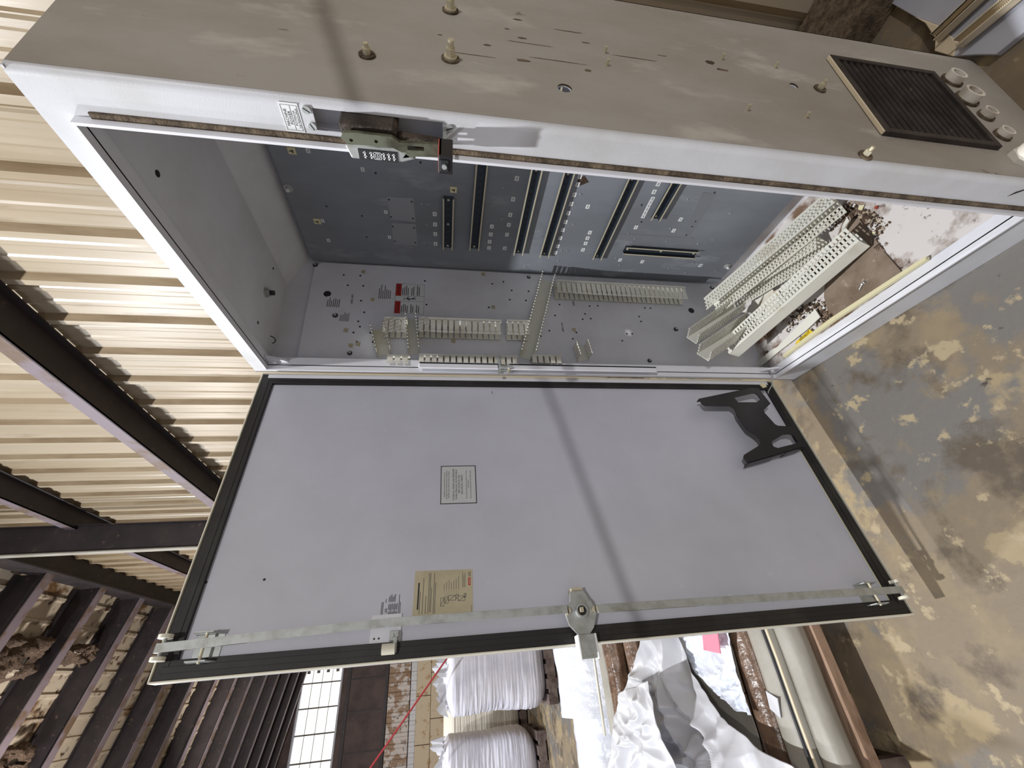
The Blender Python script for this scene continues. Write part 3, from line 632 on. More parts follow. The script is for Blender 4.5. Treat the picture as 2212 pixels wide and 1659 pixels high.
def DL(px, py, off=0.):
    n = FD.to_3x3() @ Vector((0, 0, 1)); p = hit(px, py, n, n.dot(Vector((HX, HY, 0))) + off); return FD.inverted() @ p
# boxed notice
def fnb(b):
    w_, h_ = .118, .102; border(b, w_, h_, .0022, 1)
    b.text('COVER ALL DRIVES AND BREAKERS', 0, .0120, .0072, 1, z=.0012, sx=.86); b.text('WHEN DRILLING OR PUNCHING', 0, .0040, .0072, 1, z=.0012, sx=.86)
    b.text('NEW HOLES IN THE', 0, -.0040, .0072, 1, z=.0012, sx=.86); b.text('ELECTRICAL CABINET', 0, -.0120, .0072, 1, z=.0012, sx=.86)
    for y, s in ((.0385, 'Small flakes of metal and drill can be very'), (.0325, 'damaging to the sensitive electronic equipment,'), (.0265, 'especially drives, within the electrical cabinet.'), (-.024, 'Do not blow the cabinet out with air. To clean,'), (-.0295, 'use a vacuum.'), (-.0360, 'Do not run the machine with the cabinet open.')):
        b.text(s, 0, y, .0052, 1, z=.0012, sx=.88)
def onD(p): return FD @ Matrix.Translation((p.x, p.y, -.0019))
sticker('drilling_notice', onD(Vector((-.397, 1.3455, 0))), .118, .102, [M['labelg'], M['ink']], fnb, door)
# tan instruction sheet
def fnt(b):
    W, H = .103, .142
    b.box((-.035, H / 2 - .0130, .0008), (.024, H / 2 - .0095, .0011), 1)
    for y, x0, x1 in ((.055, -.045, .004), (.048, -.045, .035), (.041, -.045, -.006), (.035, -.045, .046), (.0315, -.042, .046), (.0285, -.042, .012), (.0225, -.045, .046), (.019, -.045, .024)):
        b.box((x0, y, .0008), (x1, y + .0013, .0011), 2)
    for k, L in enumerate((.014, .018, .022, .016, .020, .024, .030)):
        b.box((.006, -.002 - k * .0058, .0008), (.006 + L, -.001 - k * .0058, .0011), 2)
        b.add([(-.008, -.004 - k * .0056, .0010), (-.008, -.0036 - k * .0056, .001), (.005, -.0010 - k * .0058, .001), (.005, -.0014 - k * .0058, .001)], [(0, 1, 2, 3)], 2)
    for (x0, y0, x1, y1) in ((-.030, .006, -.012, -.002), (-.024, -.004, -.010, -.012), (-.018, -.012, -.008, -.030), (-.015, -.030, -.006, -.036), (-.020, -.036, -.010, -.052), (-.013, -.050, -.004, -.055)):
        for (a, c, d, e) in ((x0, y0, x1, y0), (x0, y1, x1, y1), (x0, y0, x0, y1), (x1, y0, x1, y1), (x0, y0, x1, y1)):
            dd = Vector((d - a, e - c)); n = Vector((-dd.y, dd.x)).normalized() * .0005
            b.add([(a + n.x, c + n.y, .0011), (d + n.x, e + n.y, .0011), (d - n.x, e - n.y, .0011), (a - n.x, c - n.y, .0011)], [(0, 1, 2, 3)], 2)
    for y, L in ((-.047, .036), (-.050, .028), (-.053, .034)): b.box((.010, y, .0008), (.010 + L, y + .001, .0011), 2)
    b.box((.014, -.066, .0008), (.032, -.0605, .0012), 3); b.box((.016, -.0640, .0012), (.030, -.0632, .0014), 4)
    for k in range(4): b.box((.035, -.0665 + k * .0018, .0008), (.046, -.0658 + k * .0018, .0011), 2)
    b.box((-.046, -.0685, .0008), (-.030, -.0677, .0011), 2)
sticker('instruction_sheet', onD(Vector((-.681, 1.385, 0))) @ Matrix.Rotation(math.radians(-1.2), 4, 'Z'), .103, .142, [M['tanpaper'], M['ink'], M['inkg'], M['red'], M['label']], fnt, door)
def fns(b):
    for k, (y, x0, x1) in enumerate([(.021, -.024, .010), (.018, -.024, .010), (.012, -.012, -.004), (.012, .008, .016), (.009, -.014, -.004)] + [(.005 - i * .0028, -.024, -.012 + .002 * (i % 3)) for i in range(8)] + [(.005 - i * .0028, -.008, .004 + .002 * (i % 2)) for i in range(8)] + [(.005 - i * .0028, .009, .020 + .003 * (i % 3)) for i in range(6)] + [(-.0185, -.02, .024), (-.0215, -.024, .008)]):
        b.box((x0, y, .0004), (x1, y + .0011, .0006), 0)
b = MB(onD(Vector((-.703, 1.507, 0)))); fns(b); b.build('rating_print', M['ink'], door)
# locking rods, guides, rollers, cam
def rodseg(a, c, w_=.017, t=.004, off=.030, nm='lock_rod'):
    (x0, y0), (x1, y1) = a, c; d = Vector((x1 - x0, y1 - y0)); n = Vector((-d.y, d.x)).normalized() * w_ / 2; b = MB(FD)
    v = [(x0 + n.x, y0 + n.y), (x1 + n.x, y1 + n.y), (x1 - n.x, y1 - n.y), (x0 - n.x, y0 - n.y)]
    b.add([(x, y, off) for x, y in v] + [(x, y, off + t) for x, y in v], [(3, 2, 1, 0), (4, 5, 6, 7), (0, 1, 5, 4), (1, 2, 6, 5), (2, 3, 7, 6), (3, 0, 4, 7)])
    return b
def rod(pts, nm):
    m = MB(FD)
    for p, q in zip(pts, pts[1:]):
        (x0, y0, o0), (x1, y1, o1) = p, q; h = .0085; e = .0
        v = [(x0 - h, y0, o0), (x0 + h, y0, o0), (x1 + h, y1, o1), (x1 - h, y1, o1)]
        m.add(v + [(x, y, z + .008) for x, y, z in v], [(3, 2, 1, 0), (4, 5, 6, 7), (0, 1, 5, 4), (1, 2, 6, 5), (2, 3, 7, 6), (3, 0, 4, 7)])
    return m.build('lock_rod', M['zinc'], door)
rod([(-.758, 1.965, .028), (-.756, 1.90, .030), (-.748, 1.70, .024), (-.742, 1.50, .024), (-.746, 1.095, .040)], 'u')
rod([(-.750, 1.02, .040), (-.750, .80, .030), (-.752, .55, .026), (-.756, .30, .030), (-.758, .14, .026)], 'l')
for y, s in ((1.955, 1), (.150, -1)):
    b = MB(FD)
    for x in (-.777, -.737):
        Fr = FD @ Matrix.Translation((x, y, .030)) @ Matrix.Rotation(math.pi / 2, 4, 'Y'); b.cyl((0, 0), .0135, -.0035, .0035, 0, Fr, seg=22)
    Fr = FD @ Matrix.Translation((-.757, y, .030)) @ Matrix.Rotation(math.pi / 2, 4, 'Y'); b.cyl((0, 0), .004, -.022, .022, 1, Fr)
    b.build('rod_roller', [M['edge'], M['zinc']], door, bevel=.001)
    yy = y - s * .075; b = MB(FD)
    for x in (-.786, -.734): b.prism([(yy - .030, 0), (yy + .030, 0), (yy + .022, .036), (yy - .016, .036)], -.0012, .0012, 0, FD @ Matrix.Translation((x, 0, -.002)) @ Matrix(((0, 0, 1, 0), (1, 0, 0, 0), (0, 1, 0, 0), (0, 0, 0, 1))))
    b.box((-.788, yy - .026, -.002), (-.732, yy + .026, 0), 0)
    Fr = FD @ Matrix.Translation((-.76, yy, .022)) @ Matrix.Rotation(math.pi / 2, 4, 'Y'); b.cyl((0, 0), .003, -.030, .030, 1, Fr)
    b.build('rod_guide', [M['zinc'], M['brass']], door)
b = MB(FD)          # centre cam plate
cx, cy = -.750, 1.058
pl = [(-.752, 1.098), (-.738, 1.093), (-.728, 1.082), (-.706, 1.077), (-.705, 1.044), (-.722, 1.036), (-.732, 1.028), (-.758, 1.022), (-.786, 1.034), (-.800, 1.048), (-.800, 1.072), (-.778, 1.092)]
b.prism(pl, .028, .034, 0)
b.box((-.704, 1.045, -.002), (-.698, 1.074, .034), 1)
b.cyl((cx, cy), .015, .034, .038, 0); b.ring((cx, cy), .011, .0155, .038, .044, 0); b.cyl((cx, cy), .010, .038, .040, 2); b.box((cx - .004, cy - .002, .040), (cx + .006, cy + .006, .050), 1)
b.cyl((cx, cy), .012, -.002, .03, 0)
for y in (1.093, 1.026): b.cyl((cx + .001, y), .0075, .034, .047, 1, seg=8); b.box((cx - .006, y - .0012, .047), (cx + .008, y + .0012, .0475), 2)
b.build('latch_cam', [M['zinc'], M['brass'], M['ink']], door, bevel=.0012)
b = MB(FD)
b.box((-.846, 1.038, .026), (-.798, 1.076, .040), 0); b.box((-.848, 1.034, .014), (-.798, 1.039, .044), 1); b.box((-.848, 1.075, .014), (-.798, 1.080, .044), 1)
b.build('latch_tongue', [M['zinc'], M['label']], door, bevel=.002)
b = MB(FD)          # upper keeper bracket
b.box((-.778, 1.480, -.002), (-.720, 1.548, .0015), 0); b.box((-.776, 1.484, .0015), (-.756, 1.504, .012), 1)
b.cyl((-.766, 1.498), .004, .012, .015, 1); b.cyl((-.766, 1.488), .004, .012, .015, 1)
for y in (1.538, 1.528): b.cyl((-.768, y), .0022, .0015, .0018, 2, seg=10)
Fr = FD @ Matrix.Translation((-.792, 1.503, .018)) @ Matrix.Rotation(math.pi / 2, 4, 'X'); b.cyl((0, 0), .011, -.014, .014, 3, Fr); b.box((-.800, 1.486, .004), (-.770, 1.494, .018), 1)
b.build('latch_keeper', [M['inner'], M['zinc'], M['ink'], M['edge']], door, bevel=.0008)
for (px, py) in ((445, 1258), (571, 1252), (525, 1418), (384, 1430)):
    p = DL(px, py, -.002); b = MB(FD @ Matrix.Translation((p.x, p.y, -.0018))); b.cyl((0, 0), .003, 0, .0006, 0, seg=10); b.build('screw_hole', M['ink'], door)
p = DL(1063, 848, -.002); b = MB(FD @ Matrix.Translation((p.x, p.y, -.0018))); b.box((-.006, -.0008, 0), (.006, .0008, .0005)); b.build('pencil_mark', M['inkg'], door)
# yellowed sealant line at the foot of the door pan
b = MB(FD); b.box((-DWID + .04, DZ0 + .0365, -.002), (-.30, DZ0 + .041, -.0008)); b.build('sealant_line', M['yellowp'], door)
# bonding strap at the lower hinge
hp_ = Vector((-.012, -.012, .118))
b = MB(); b.tube([(.012, .010, .150), (.020, -.018, .150), (.012, -.05, .158), (-.012, -.07, .165), (-.02, -.085, .16)], .0022, 0)
b.build('ground_wire', M['zinc'], root)

# ---------------------------------------------------------------- black bracket standing in the foot of the door
Zb = lambda x, y: (1480 + x / 6.6375, 780 + y / 6.6375)
def bl(pts, off): 
    out = []
    for q in pts:
        p = DL(*Zb(*q), off); out.append((p.x, p.y))
    return out
OFF = .050
outer = bl([(205, 548), (600, 460), (985, 385), (1060, 398), (1225, 608), (1160, 672), (1130, 700), (1140, 740), (1290, 905), (1330, 925), (1400, 930), (1520, 935), (1570, 900), (1745, 1210), (1700, 1235), (900, 1468), (838, 1375), (850, 1340), (1060, 1210), (1088, 1165), (1070, 1110), (985, 1035), (890, 975), (820, 880), (745, 775), (715, 690), (650, 640), (290, 638), (240, 605)], OFF)
h1 = bl([(710, 530), (760, 590), (1020, 590), (1085, 545), (1040, 480), (1000, 458), (960, 462), (720, 515)], OFF)
h2 = bl([(1240, 1170), (1270, 1225), (1330, 1245), (1590, 1180), (1620, 1150), (1550, 1060), (1500, 1045), (1410, 1050), (1260, 1140)], OFF)
def ccw(p): return sum(p[i][0] * p[(i + 1) % len(p)][1] - p[(i + 1) % len(p)][0] * p[i][1] for i in range(len(p))) > 0
if not ccw(outer): outer = outer[::-1]
brk = MB(FD); brk.prism(outer, OFF - .004, OFF, 0, holes=[h1, h2])
def flange(a, c, dep, t=.003, mt=0):
    (x0, y0), (x1, y1) = bl([a, c], OFF)
    d = Vector((x1 - x0, y1 - y0)); n = Vector((-d.y, d.x)).normalized() * t
    brk.add([(x0, y0, OFF), (x1, y1, OFF), (x1, y1, OFF - dep), (x0, y0, OFF - dep), (x0 + n.x, y0 + n.y, OFF), (x1 + n.x, y1 + n.y, OFF), (x1 + n.x, y1 + n.y, OFF - dep), (x0 + n.x, y0 + n.y, OFF - dep)],
            [(0, 1, 2, 3), (7, 6, 5, 4), (0, 4, 5, 1), (1, 5, 6, 2), (2, 6, 7, 3), (3, 7, 4, 0)], mt)
flange((900, 1468), (1700, 1235), .018); flange((205, 548), (985, 385), .018); flange((930, 1462), (1290, 1360), .034)
flange((1460, 1310), (1690, 1240), .034)
bo = brk.build('black_bracket', [M['black'], M['beige']], bevel=.0008)
tag(bo, 'flat black steel bracket with cut-outs standing in the foot of the cabinet door', 'bracket')
# pale tag wired to it
p = FD @ Vector((DL(1649, 832, .055).x, DL(1649, 832, .055).y, .055))
b = MB(FD @ Matrix.Translation((DL(1649, 832, .055).x, DL(1649, 832, .055).y, .052)) @ Matrix.Rotation(.35, 4, 'Z')); b.box((-.010, -.010, 0), (.010, .010, .003), 0); b.box((-.002, -.016, 0), (.002, -.010, .002), 1)
tag(b.build('yellow_tag', [M['yellowp'], M['label']]), 'small pale yellow tag at the lower hinge corner of the door', 'tag')

# ---------------------------------------------------------------- loose things on the cabinet floor
ZFl = ZB
Zf = lambda x, y: (1500 + x / 4.148, 400 + y / 4.148)
def loose(P1, P2, w_, h, label, up=None, pitch=.0125, sides=(1, 1), name='wire_duct', shift=0):
    P1 = Vector(P1); P2 = Vector(P2); d = (P2 - P1).normalized(); u = Vector(up or (0, 0, 1)); n = (u - d * u.dot(d)).normalized(); y = n.cross(d)
    Fm = Matrix(((d.x, y.x, n.x, 0), (d.y, y.y, n.y, 0), (d.z, y.z, n.z, 0), (0, 0, 0, 1))); c = (P1 + P2) / 2; Fm.translation = c
    o = duct(Fm, (P2 - P1).length, w_, h, pitch, None, name, sides=sides, rat=.60, rails=(.36, .64, .92))
    return tag(o, label, 'cable duct', 'loose wire ducts in the cabinet')
loose((.50, .385, .160), (.03, .318, .325), .055, .078, 'longest loose slotted duct, lying against the back wall on the cabinet floor', up=(.25, -.9, .25))
loose((.405, .300, .150), (.03, .345, .225), .05, .062, 'loose slotted duct lying just in front of the longest one', up=(.25, -.9, .25))
loose((.515, .165, .165), (.035, .060, .300), .05, .070, 'loose slotted duct lying diagonally across the middle of the cabinet floor', up=(-.45, .85, .05))
loose((.075, .25, .25), (.035, .12, .46), .045, .05, 'short slotted duct leaning in the dark rear left of the cabinet floor', up=(1, .35, .1))
loose((.09, .165, .235), (.055, .035, .45), .05, .05, 'short slotted duct leaning at the front left of the cabinet floor', up=(1, .35, .2))
def slab(pxs, z, t, name, m, label, cat, grp=None, dz=None):
    pts = [atZ(*Zf(*q), z) for q in pxs]; b = MB(); n = len(pts); dz = dz or [0] * n
    b.add([(p.x, p.y, z - t + d) for p, d in zip(pts, dz)] + [(p.x, p.y, z + d) for p, d in zip(pts, dz)], [tuple(range(n))[::-1], tuple(range(n, 2 * n))] + [(i, (i + 1) % n, n + (i + 1) % n, n + i) for i in range(n)], 0)
    return tag(b.build(name, m), label, cat, grp)
slab([(1330, 330), (1470, 290), (1560, 430), (1600, 455), (1700, 600), (1850, 770), (1640, 945), (1500, 1060), (1270, 1185), (1190, 1110), (1160, 1000), (1180, 700)], .124, .005, 'fibre_board', M['board'], 'dusty brown board lying under the diagonal duct in the cabinet', 'board')
slab([(1080, 1110), (1125, 1180), (1000, 1300), (740, 1500), (560, 1650), (480, 1650), (700, 1470), (740, 1450)], .134, .004, 'duct_cover', M['duct'], 'cream duct cover strip beside the yellow label', 'duct cover', 'loose duct covers')
slab([(1000, 740), (1080, 830), (890, 1000), (820, 950), (870, 880)], .150, .003, 'duct_cover', M['ductw'], 'short white cover piece above the torn paper triangle', 'duct cover', 'loose duct covers', [.006, .004, 0, 0, .003])
slab([(690, 900), (820, 1070), (600, 1240), (500, 1140), (420, 1140), (560, 1020)], .152, .003, 'duct_cover', M['ductw'], 'wide white cover strip in the middle of the pile of ducts', 'duct cover', 'loose duct covers', [.01, .006, 0, 0, .0, .0])
slab([(860, 850), (880, 870), (700, 1020), (760, 930)], .160, .002, 'duct_cover', M['ductw'], 'narrow white strip next to the wide white cover', 'duct cover', 'loose duct covers')
slab([(700, 960), (775, 930), (775, 1015), (730, 1010)], .168, .001, 'paper_scrap', M['tanpaper'], 'torn tan paper triangle on the white covers', 'paper scrap', None, [.0, .012, .004, 0])
slab([(775, 915), (830, 900), (870, 985), (800, 1060), (760, 1010)], .158, .010, 'cover_clip', M['ductw'], 'white angled cover clip beside the torn paper triangle', 'duct cover')
slab([(1405, 290), (1420, 320), (1330, 420), (1300, 460), (1290, 440), (1330, 370)], .150, .002, 'plastic_curl', M['ductw'], 'small curled white plastic strip near the upper corner of the brown board', 'plastic strip', None, [.016, .014, .004, -.01, -.01, .003])
o = slab([(1030, 1290), (1075, 1325), (960, 1410), (905, 1425), (915, 1400)], .132, .0012, 'yellow_label', M['yellowl'] if 'yellowl' in M else mat('yellow_warning_label', srgb(232, 200, 40), .5), 'torn yellow label with black lettering near the lower front corner', 'label')
c_ = atZ(*Zf(985, 1358), .1325); dd = (atZ(*Zf(1030, 1310), .1325) - atZ(*Zf(930, 1405), .1325)).normalized()
b = MB(frame((c_.x, c_.y, .1322), dd, Vector((0, 0, 1)).cross(dd))); b.text('AUT', .013, -.004, .014, 0, z=.0008)
for k in range(3): b.box((-.022, .004 - k * .005, .0004), (-.002, .006 - k * .005, .0008), 0)
b.build('lettering', M['ink'], o)
# cream edging strip along the front sill
slab([(1985, 690), (2074, 640), (2074, 668), (1250, 1210), (850, 1500), (800, 1545), (790, 1520), (1220, 1190)], .137, .012, 'edging_strip', M['yellowp'], 'pale yellow edging strip lying along the front sill of the cabinet', 'edging strip')
# two little bolts on the board
for (x, y, a, lb) in ((1490, 908, .6, 'tiny loose bolt on the brown board, the lower one'), (1520, 872, .2, 'tiny loose nut on the brown board, the upper one')):
    p = atZ(*Zf(x, y), .128); b = MB(Matrix.Translation((p.x, p.y, .1275)) @ Matrix.Rotation(a, 4, 'Z') @ Matrix.Rotation(math.pi / 2, 4, 'Y'))
    if 'bolt' in lb: b.cyl((0, 0), .0022, -.010, .006, 0, seg=10); b.cyl((0, 0), .0036, .006, .009, 0, seg=6, smooth=False)
    else: b.ring((0, 0), .0018, .0042, -.002, .002, 0, seg=8)
    tag(b.build('loose_bolt' if 'bolt' in lb else 'loose_nut', M['zinc']), lb, 'bolt' if 'bolt' in lb else 'nut')
# crumbs and dirt heaped on the floor
b = MB()
rr = random.Random(3)
polys = [[(1180, 300), (1390, 150), (1600, 250), (1760, 330), (1640, 480), (1560, 420), (1450, 290), (1330, 320), (1230, 420)], [(1080, 630), (1200, 560), (1180, 700), (1110, 800), (1050, 800)], [(860, 1130), (1150, 1000), (1190, 1110), (1250, 1180), (1170, 1280), (1090, 1290), (1090, 1100), (820, 1330)], [(1540, 440), (1640, 520), (1700, 600), (1640, 560), (1590, 500)]]
def inside(x, y, P):
    c = False
    for i in range(len(P)):
        (x1, y1), (x2, y2) = P[i], P[i - 1]
        if (y1 > y) != (y2 > y) and x < (x2 - x1) * (y - y1) / (y2 - y1) + x1: c = not c
    return c
for P in polys:
    xs = [q[0] for q in P]; ys = [q[1] for q in P]; n = 0; t = 0
    while n < 260 and t < 4000:
        t += 1; x, y = rr.uniform(min(xs), max(xs)), rr.uniform(min(ys), max(ys))
        if not inside(x, y, P): continue
        n += 1; p = atZ(*Zf(x, y), ZFl + .002); s = rr.uniform(.0012, .0050) * (1 if rr.random() < .9 else 1.5)
        Mx = Matrix.Translation((p.x, p.y, ZFl + s * .4)) @ Matrix.Rotation(rr.uniform(0, 6), 4, 'Z') @ Matrix.Rotation(rr.uniform(-.5, .5), 4, 'X')
        b.box((-s, -s * .6, -s * .4), (s, s * .6, s * .4), 0 if rr.random() < .74 else (1 if rr.random() < .9 else 2), Mx)
tag(b.build('floor_debris', [M['debris'], M['bit'], M['label']]), 'brown dirt and crumbled scraps scattered on the cabinet floor', 'debris', kind='stuff')
for (x, y, m_, lb) in ((1492, 200, 'yellowp', 'yellow square scrap on the dirt near the far corner'), (1628, 200, 'hred', 'small red scrap on the dirt near the far corner'), (1605, 430, 'yellowp', 'pale yellow crumb at the edge of the brown board')):
    p = atZ(*Zf(x, y), .124); b = MB(Matrix.Translation((p.x, p.y, .1225)) @ Matrix.Rotation(.7, 4, 'Z')); s = .008 if 'square' in lb else .005
    b.prism([(-s, -s * .8), (s, -s), (s * .8, s), (-s * .7, s * .9)], 0, .002); tag(b.build('plastic_scrap', M[m_]), lb, 'scrap')

# ---------------------------------------------------------------- floor behind and right of the cabinet
Zt = lambda x, y: (1780 + x / 5.12, y / 5.12)
def prismpx(pxs, z0, z1, name, mats, label=None, cat=None, parent=None, fn=None):
    pts = [atZ(q[0], q[1], z1) for q in pxs]; b = MB(); n = len(pts)
    b.add([(p.x, p.y, z0) for p in pts] + [(p.x, p.y, z1) for p in pts], [tuple(range(n))[::-1], tuple(range(n, 2 * n))] + [(i, (i + 1) % n, n + (i + 1) % n, n + i) for i in range(n)], 0)
    o = b.build(name, mats, parent, bevel=.002)
    if label: tag(o, label, cat)
    return o
box = empty('steel_box', (1.05, .75, 0)); tag(box, 'pale blue-grey steel box with two channels on top, on the floor behind the cabinet corner', 'steel box')
prismpx([(1905, -60), (1926, 8), (1975, 36), (2024, 54), (2070, 92), (2058, 122), (2108, 118), (2150, 118), (2260, 30), (2330, -60)], .0, .02, 'lid', [M['bluegrey']], parent=box)
prismpx([(1975, 36), (2024, 54), (2070, 92), (2058, 122), (2018, 110), (2020, 84), (1998, 50)], .0, .024, 'rim', [M['beige']], parent=box)
for (x0, y0, x1, y1) in ((1190, 410, 1620, 0), (1440, 475, 2040, -30)):
    p = atZ(*Zt(x0, y0), .055); q = atZ(*Zt(x1, y1), .055); d = (q - p).normalized(); q = q + d * .4
    Fm = frame(p, d, Vector((0, 0, 1)).cross(d)); L = (q - p).length
    b = MB(Fm); b.box((0, -.011, -.028), (L, -.008, .0), 0); b.box((0, .008, -.028), (L, .011, 0), 0); b.box((0, -.011, -.028), (L, .011, -.025), 0); b.box((0, -.013, -.004), (L, -.008, 0), 0); b.box((0, .008, -.004), (L, .013, 0), 0)
    b.build('strut_channel', [M['beige']], box)
# unseen toothed plank, added and shaped to throw the stepped shadow at the frame corner
b = MB()
p = atZ(2212, 215, .10); 
b.box((.955, .26, 0), (1.22, .34, .03), 0)
for k in range(4): b.box((.93, .262 + k * .022, 0), (.955, .272 + k * .022, .03), 0)
tag(b.build('stepped_shadow_plank', [M['wood']]), 'unseen notched wooden plank added right of the cabinet foot for its stepped shadow', 'plank')
# dark base kerb of the wall behind the cabinet
b = MB(BF); b.box((-6, .04, 0), (FAR, .30, .10), 0)
tag(b.build('baseboard_back', M['dirt']), kind='structure')

# ---------------------------------------------------------------- materials stacked on the left, beyond the door
SF = Matrix(((WG.x, -WN.x, 0, 0), (WG.y, -WN.y, 0, 0), (0, 0, 1, 0), (0, 0, 0, 1)))   # x away to the left, y toward the camera side, z up
SI = SF.inverted()
def S(px, py, z): return SI @ atZ(px, py, z)
# pallet under the near stack
def pallet(x0, x1, y0, y1, h, label, m, across=True, z=0):
    t = empty('pallet', SF @ Vector(((x0 + x1) / 2, (y0 + y1) / 2, z))); tag(t, label, 'pallet')
    for k in range(3):
        xx = x0 + (x1 - x0 - .09) * k / 2; b = MB(SF); b.box((xx, y0, z + .02), (xx + .09, y1, z + h - .02)); b.build('stringer', m, t)
    n = int((y1 - y0) / .16)
    for k in range(n + 1):
        yy = y0 + (y1 - y0 - .10) * k / n; b = MB(SF); b.box((x0, yy, z + h - .02), (x1, yy + .10, z + h)); b.build('deck_board', m, t)
        if k % 2 == 0:
            b = MB(SF); b.box((x0, yy, z), (x1, yy + .10, z + .02)); b.build('bottom_board', m, t)
    return t
e = S(1757, 1400, .16); Y0 = S(1730, 1355, .16).y
x0 = e.x
pallet(x0 + .11, x0 + 1.1, Y0 - .45, Y0 + 1.6, .13, 'wooden pallet under the rolls and film just left of the open door', M['wood'])
b = MB(SF); b.prism([(x0 - .005, Y0 - .5), (x0 + .06, Y0 - .5), (x0 + .06, Y0 + 1.6), (x0 - .005, Y0 + 1.6)], .102, .138, 0)
eb = tag(b.build('edge_board', M['wood'], bevel=.002), 'pinkish plank along the near edge of the stack on the floor', 'plank')
for yy in (-.45, .35, 1.3):
    b = MB(SF); b.box((x0 + .005, Y0 + yy, 0), (x0 + .05, Y0 + yy + .12, .102)); b.build('support_block', M['woodg'], eb)

def roll(x, y0, y1, z, r, name, m, label, cat, wob=.004, seg=40, flat=1., sag=0, curve=0):
    b = MB(SF); n = 60; v = []; f = []
    for i in range(n + 1):
        y = y0 + (y1 - y0) * i / n; cx_ = x + curve * ((y - y0) ** 2)
        for k in range(seg):
            a = 2 * math.pi * k / seg; rr_ = r + wob * noise.fractal(Vector((math.cos(a) * 1.2, math.sin(a) * 1.2, y * 3)), 1, 2, 4)
            v.append((cx_ + rr_ * math.cos(a), y, z + rr_ * math.sin(a) * flat))
    f = [(i * seg + k, i * seg + (k + 1) % seg, (i + 1) * seg + (k + 1) % seg, (i + 1) * seg + k) for i in range(n) for k in range(seg)] + [tuple(range(seg)), tuple(range(n * seg, (n + 1) * seg))]
    b.add(v, f, 0, None, True); return tag(b.build(name, m), label, cat)
def sheet2(rows, zL, zR, name, m, label, cat, amp=.03, fr=6, n=90, seed=0, thick=.002, fold=1.):
    # rows of (left, right) photo points down the length of the sheet, turned into real points at its own height
    L = [S(r[0][0], r[0][1], zL) for r in rows]; Rr = [S(r[1][0], r[1][1], zR) for r in rows]; b = MB(SF); v = []; f = []; nr = len(rows) - 1
    for i in range(n + 1):
        t = i / n * nr; k = min(int(t), nr - 1); t -= k; a = L[k].lerp(L[k + 1], t); c = Rr[k].lerp(Rr[k + 1], t)
        for j in range(n + 1):
            u = j / n; p = a.lerp(c, u); q = Vector((p.x * fr, p.y * fr, seed))
            w1 = noise.noise_vector(q * .6); q2 = q + w1 * .9
            h = fold * (1 - abs(noise.noise(q2)) * 3.2) + .45 * (1 - abs(noise.noise(q2 * 2.3 + Vector((5, 1, 0)))) * 3) + .12 * noise.noise(q * 6)
            e_ = 5 * min(u, 1 - u); k2 = .2 + .8 * min(1, e_)
            v.append((p.x + .03 * noise.noise(Vector((p.y * 7, seed, 1 + u))), p.y, p.z + amp * h * k2))
    f = [(i * (n + 1) + j, (i + 1) * (n + 1) + j, (i + 1) * (n + 1) + j + 1, i * (n + 1) + j + 1) for i in range(n) for j in range(n)]
    b.add(v, f, 0, None, True); o = b.build(name, m); s_ = o.modifiers.new('thick', 'SOLIDIFY'); s_.thickness = thick
    return tag(o, label, cat)
def sheet(px, z, name, m, label, cat, amp=.03, fr=6, n=60, seed=0, thick=.002, sharp=1, grp=None, ridge=True):
    # px: 4 corners in the order a b c d; the sheet sags and crumples about height z
    P = [S(q[0], q[1], zz) for q, zz in zip(px, z)]; b = MB(SF); v = []; f = []
    for i in range(n + 1):
        for j in range(n + 1):
            u, w_ = i / n, j / n
            p = (P[0] * (1 - u) + P[1] * u) * (1 - w_) + (P[3] * (1 - u) + P[2] * u) * w_
            q = Vector((p.x * fr, p.y * fr, seed)); h = noise.fractal(q, .9, 2, 5)
            if ridge: h = .6 * (1 - abs(noise.fractal(q * .8, 1, 2, 4)) * 2.2) + .25 * h
            e_ = 4 * min(u, 1 - u, w_, 1 - w_); k = .25 + .75 * min(1, e_)
            sx = .05 * noise.noise(Vector((p.y * 5, seed, 1))); sy = .05 * noise.noise(Vector((p.x * 5, seed, 7)))
            v.append((p.x + sx, p.y + sy, max(.01, p.z + amp * h * k)))
    f = [(i * (n + 1) + j, (i + 1) * (n + 1) + j, (i + 1) * (n + 1) + j + 1, i * (n + 1) + j + 1) for i in range(n) for j in range(n)]
    b.add(v, f, 0, None, True); o = b.build(name, m); s = o.modifiers.new('thick', 'SOLIDIFY'); s.thickness = thick
    return tag(o, label, cat, grp)
roll(x0 + .050, Y0 - .45, Y0 + 1.3, .187, .046, 'sheet_roll', M['greyroll'], 'grey sheet roll lying lowest, next to the pinkish plank', 'roll')
roll(x0 + .165, Y0 - .45, Y0 + 1.3, .195, .062, 'sheet_roll', M['greyroll'], 'pale grey roll between the black banding strip and the brown wrapped roll', 'roll')
for (dx, dz, r, m_, lb) in ((.0, 0, .005, 'ink', 'black banding strip running along the grey rolls'), (-.013, -.006, .005, 'beige', 'cream banding strip beside the black one')):
    b = MB(SF)
    b.tube([(x0 + .092 + dx + .003 * math.sin(k * 1.7), Y0 - .4 + k * .16, .256 + dz) for k in range(11)], r, 0); tag(b.build('banding_strip', M[m_]), lb, 'banding strip')
roll(x0 + .29, Y0 - .45, Y0 + 1.3, .200, .056, 'wrapped_roll', M['brownroll'], 'brown film-wrapped roll lying beside the clear plastic', 'roll', wob=.006)
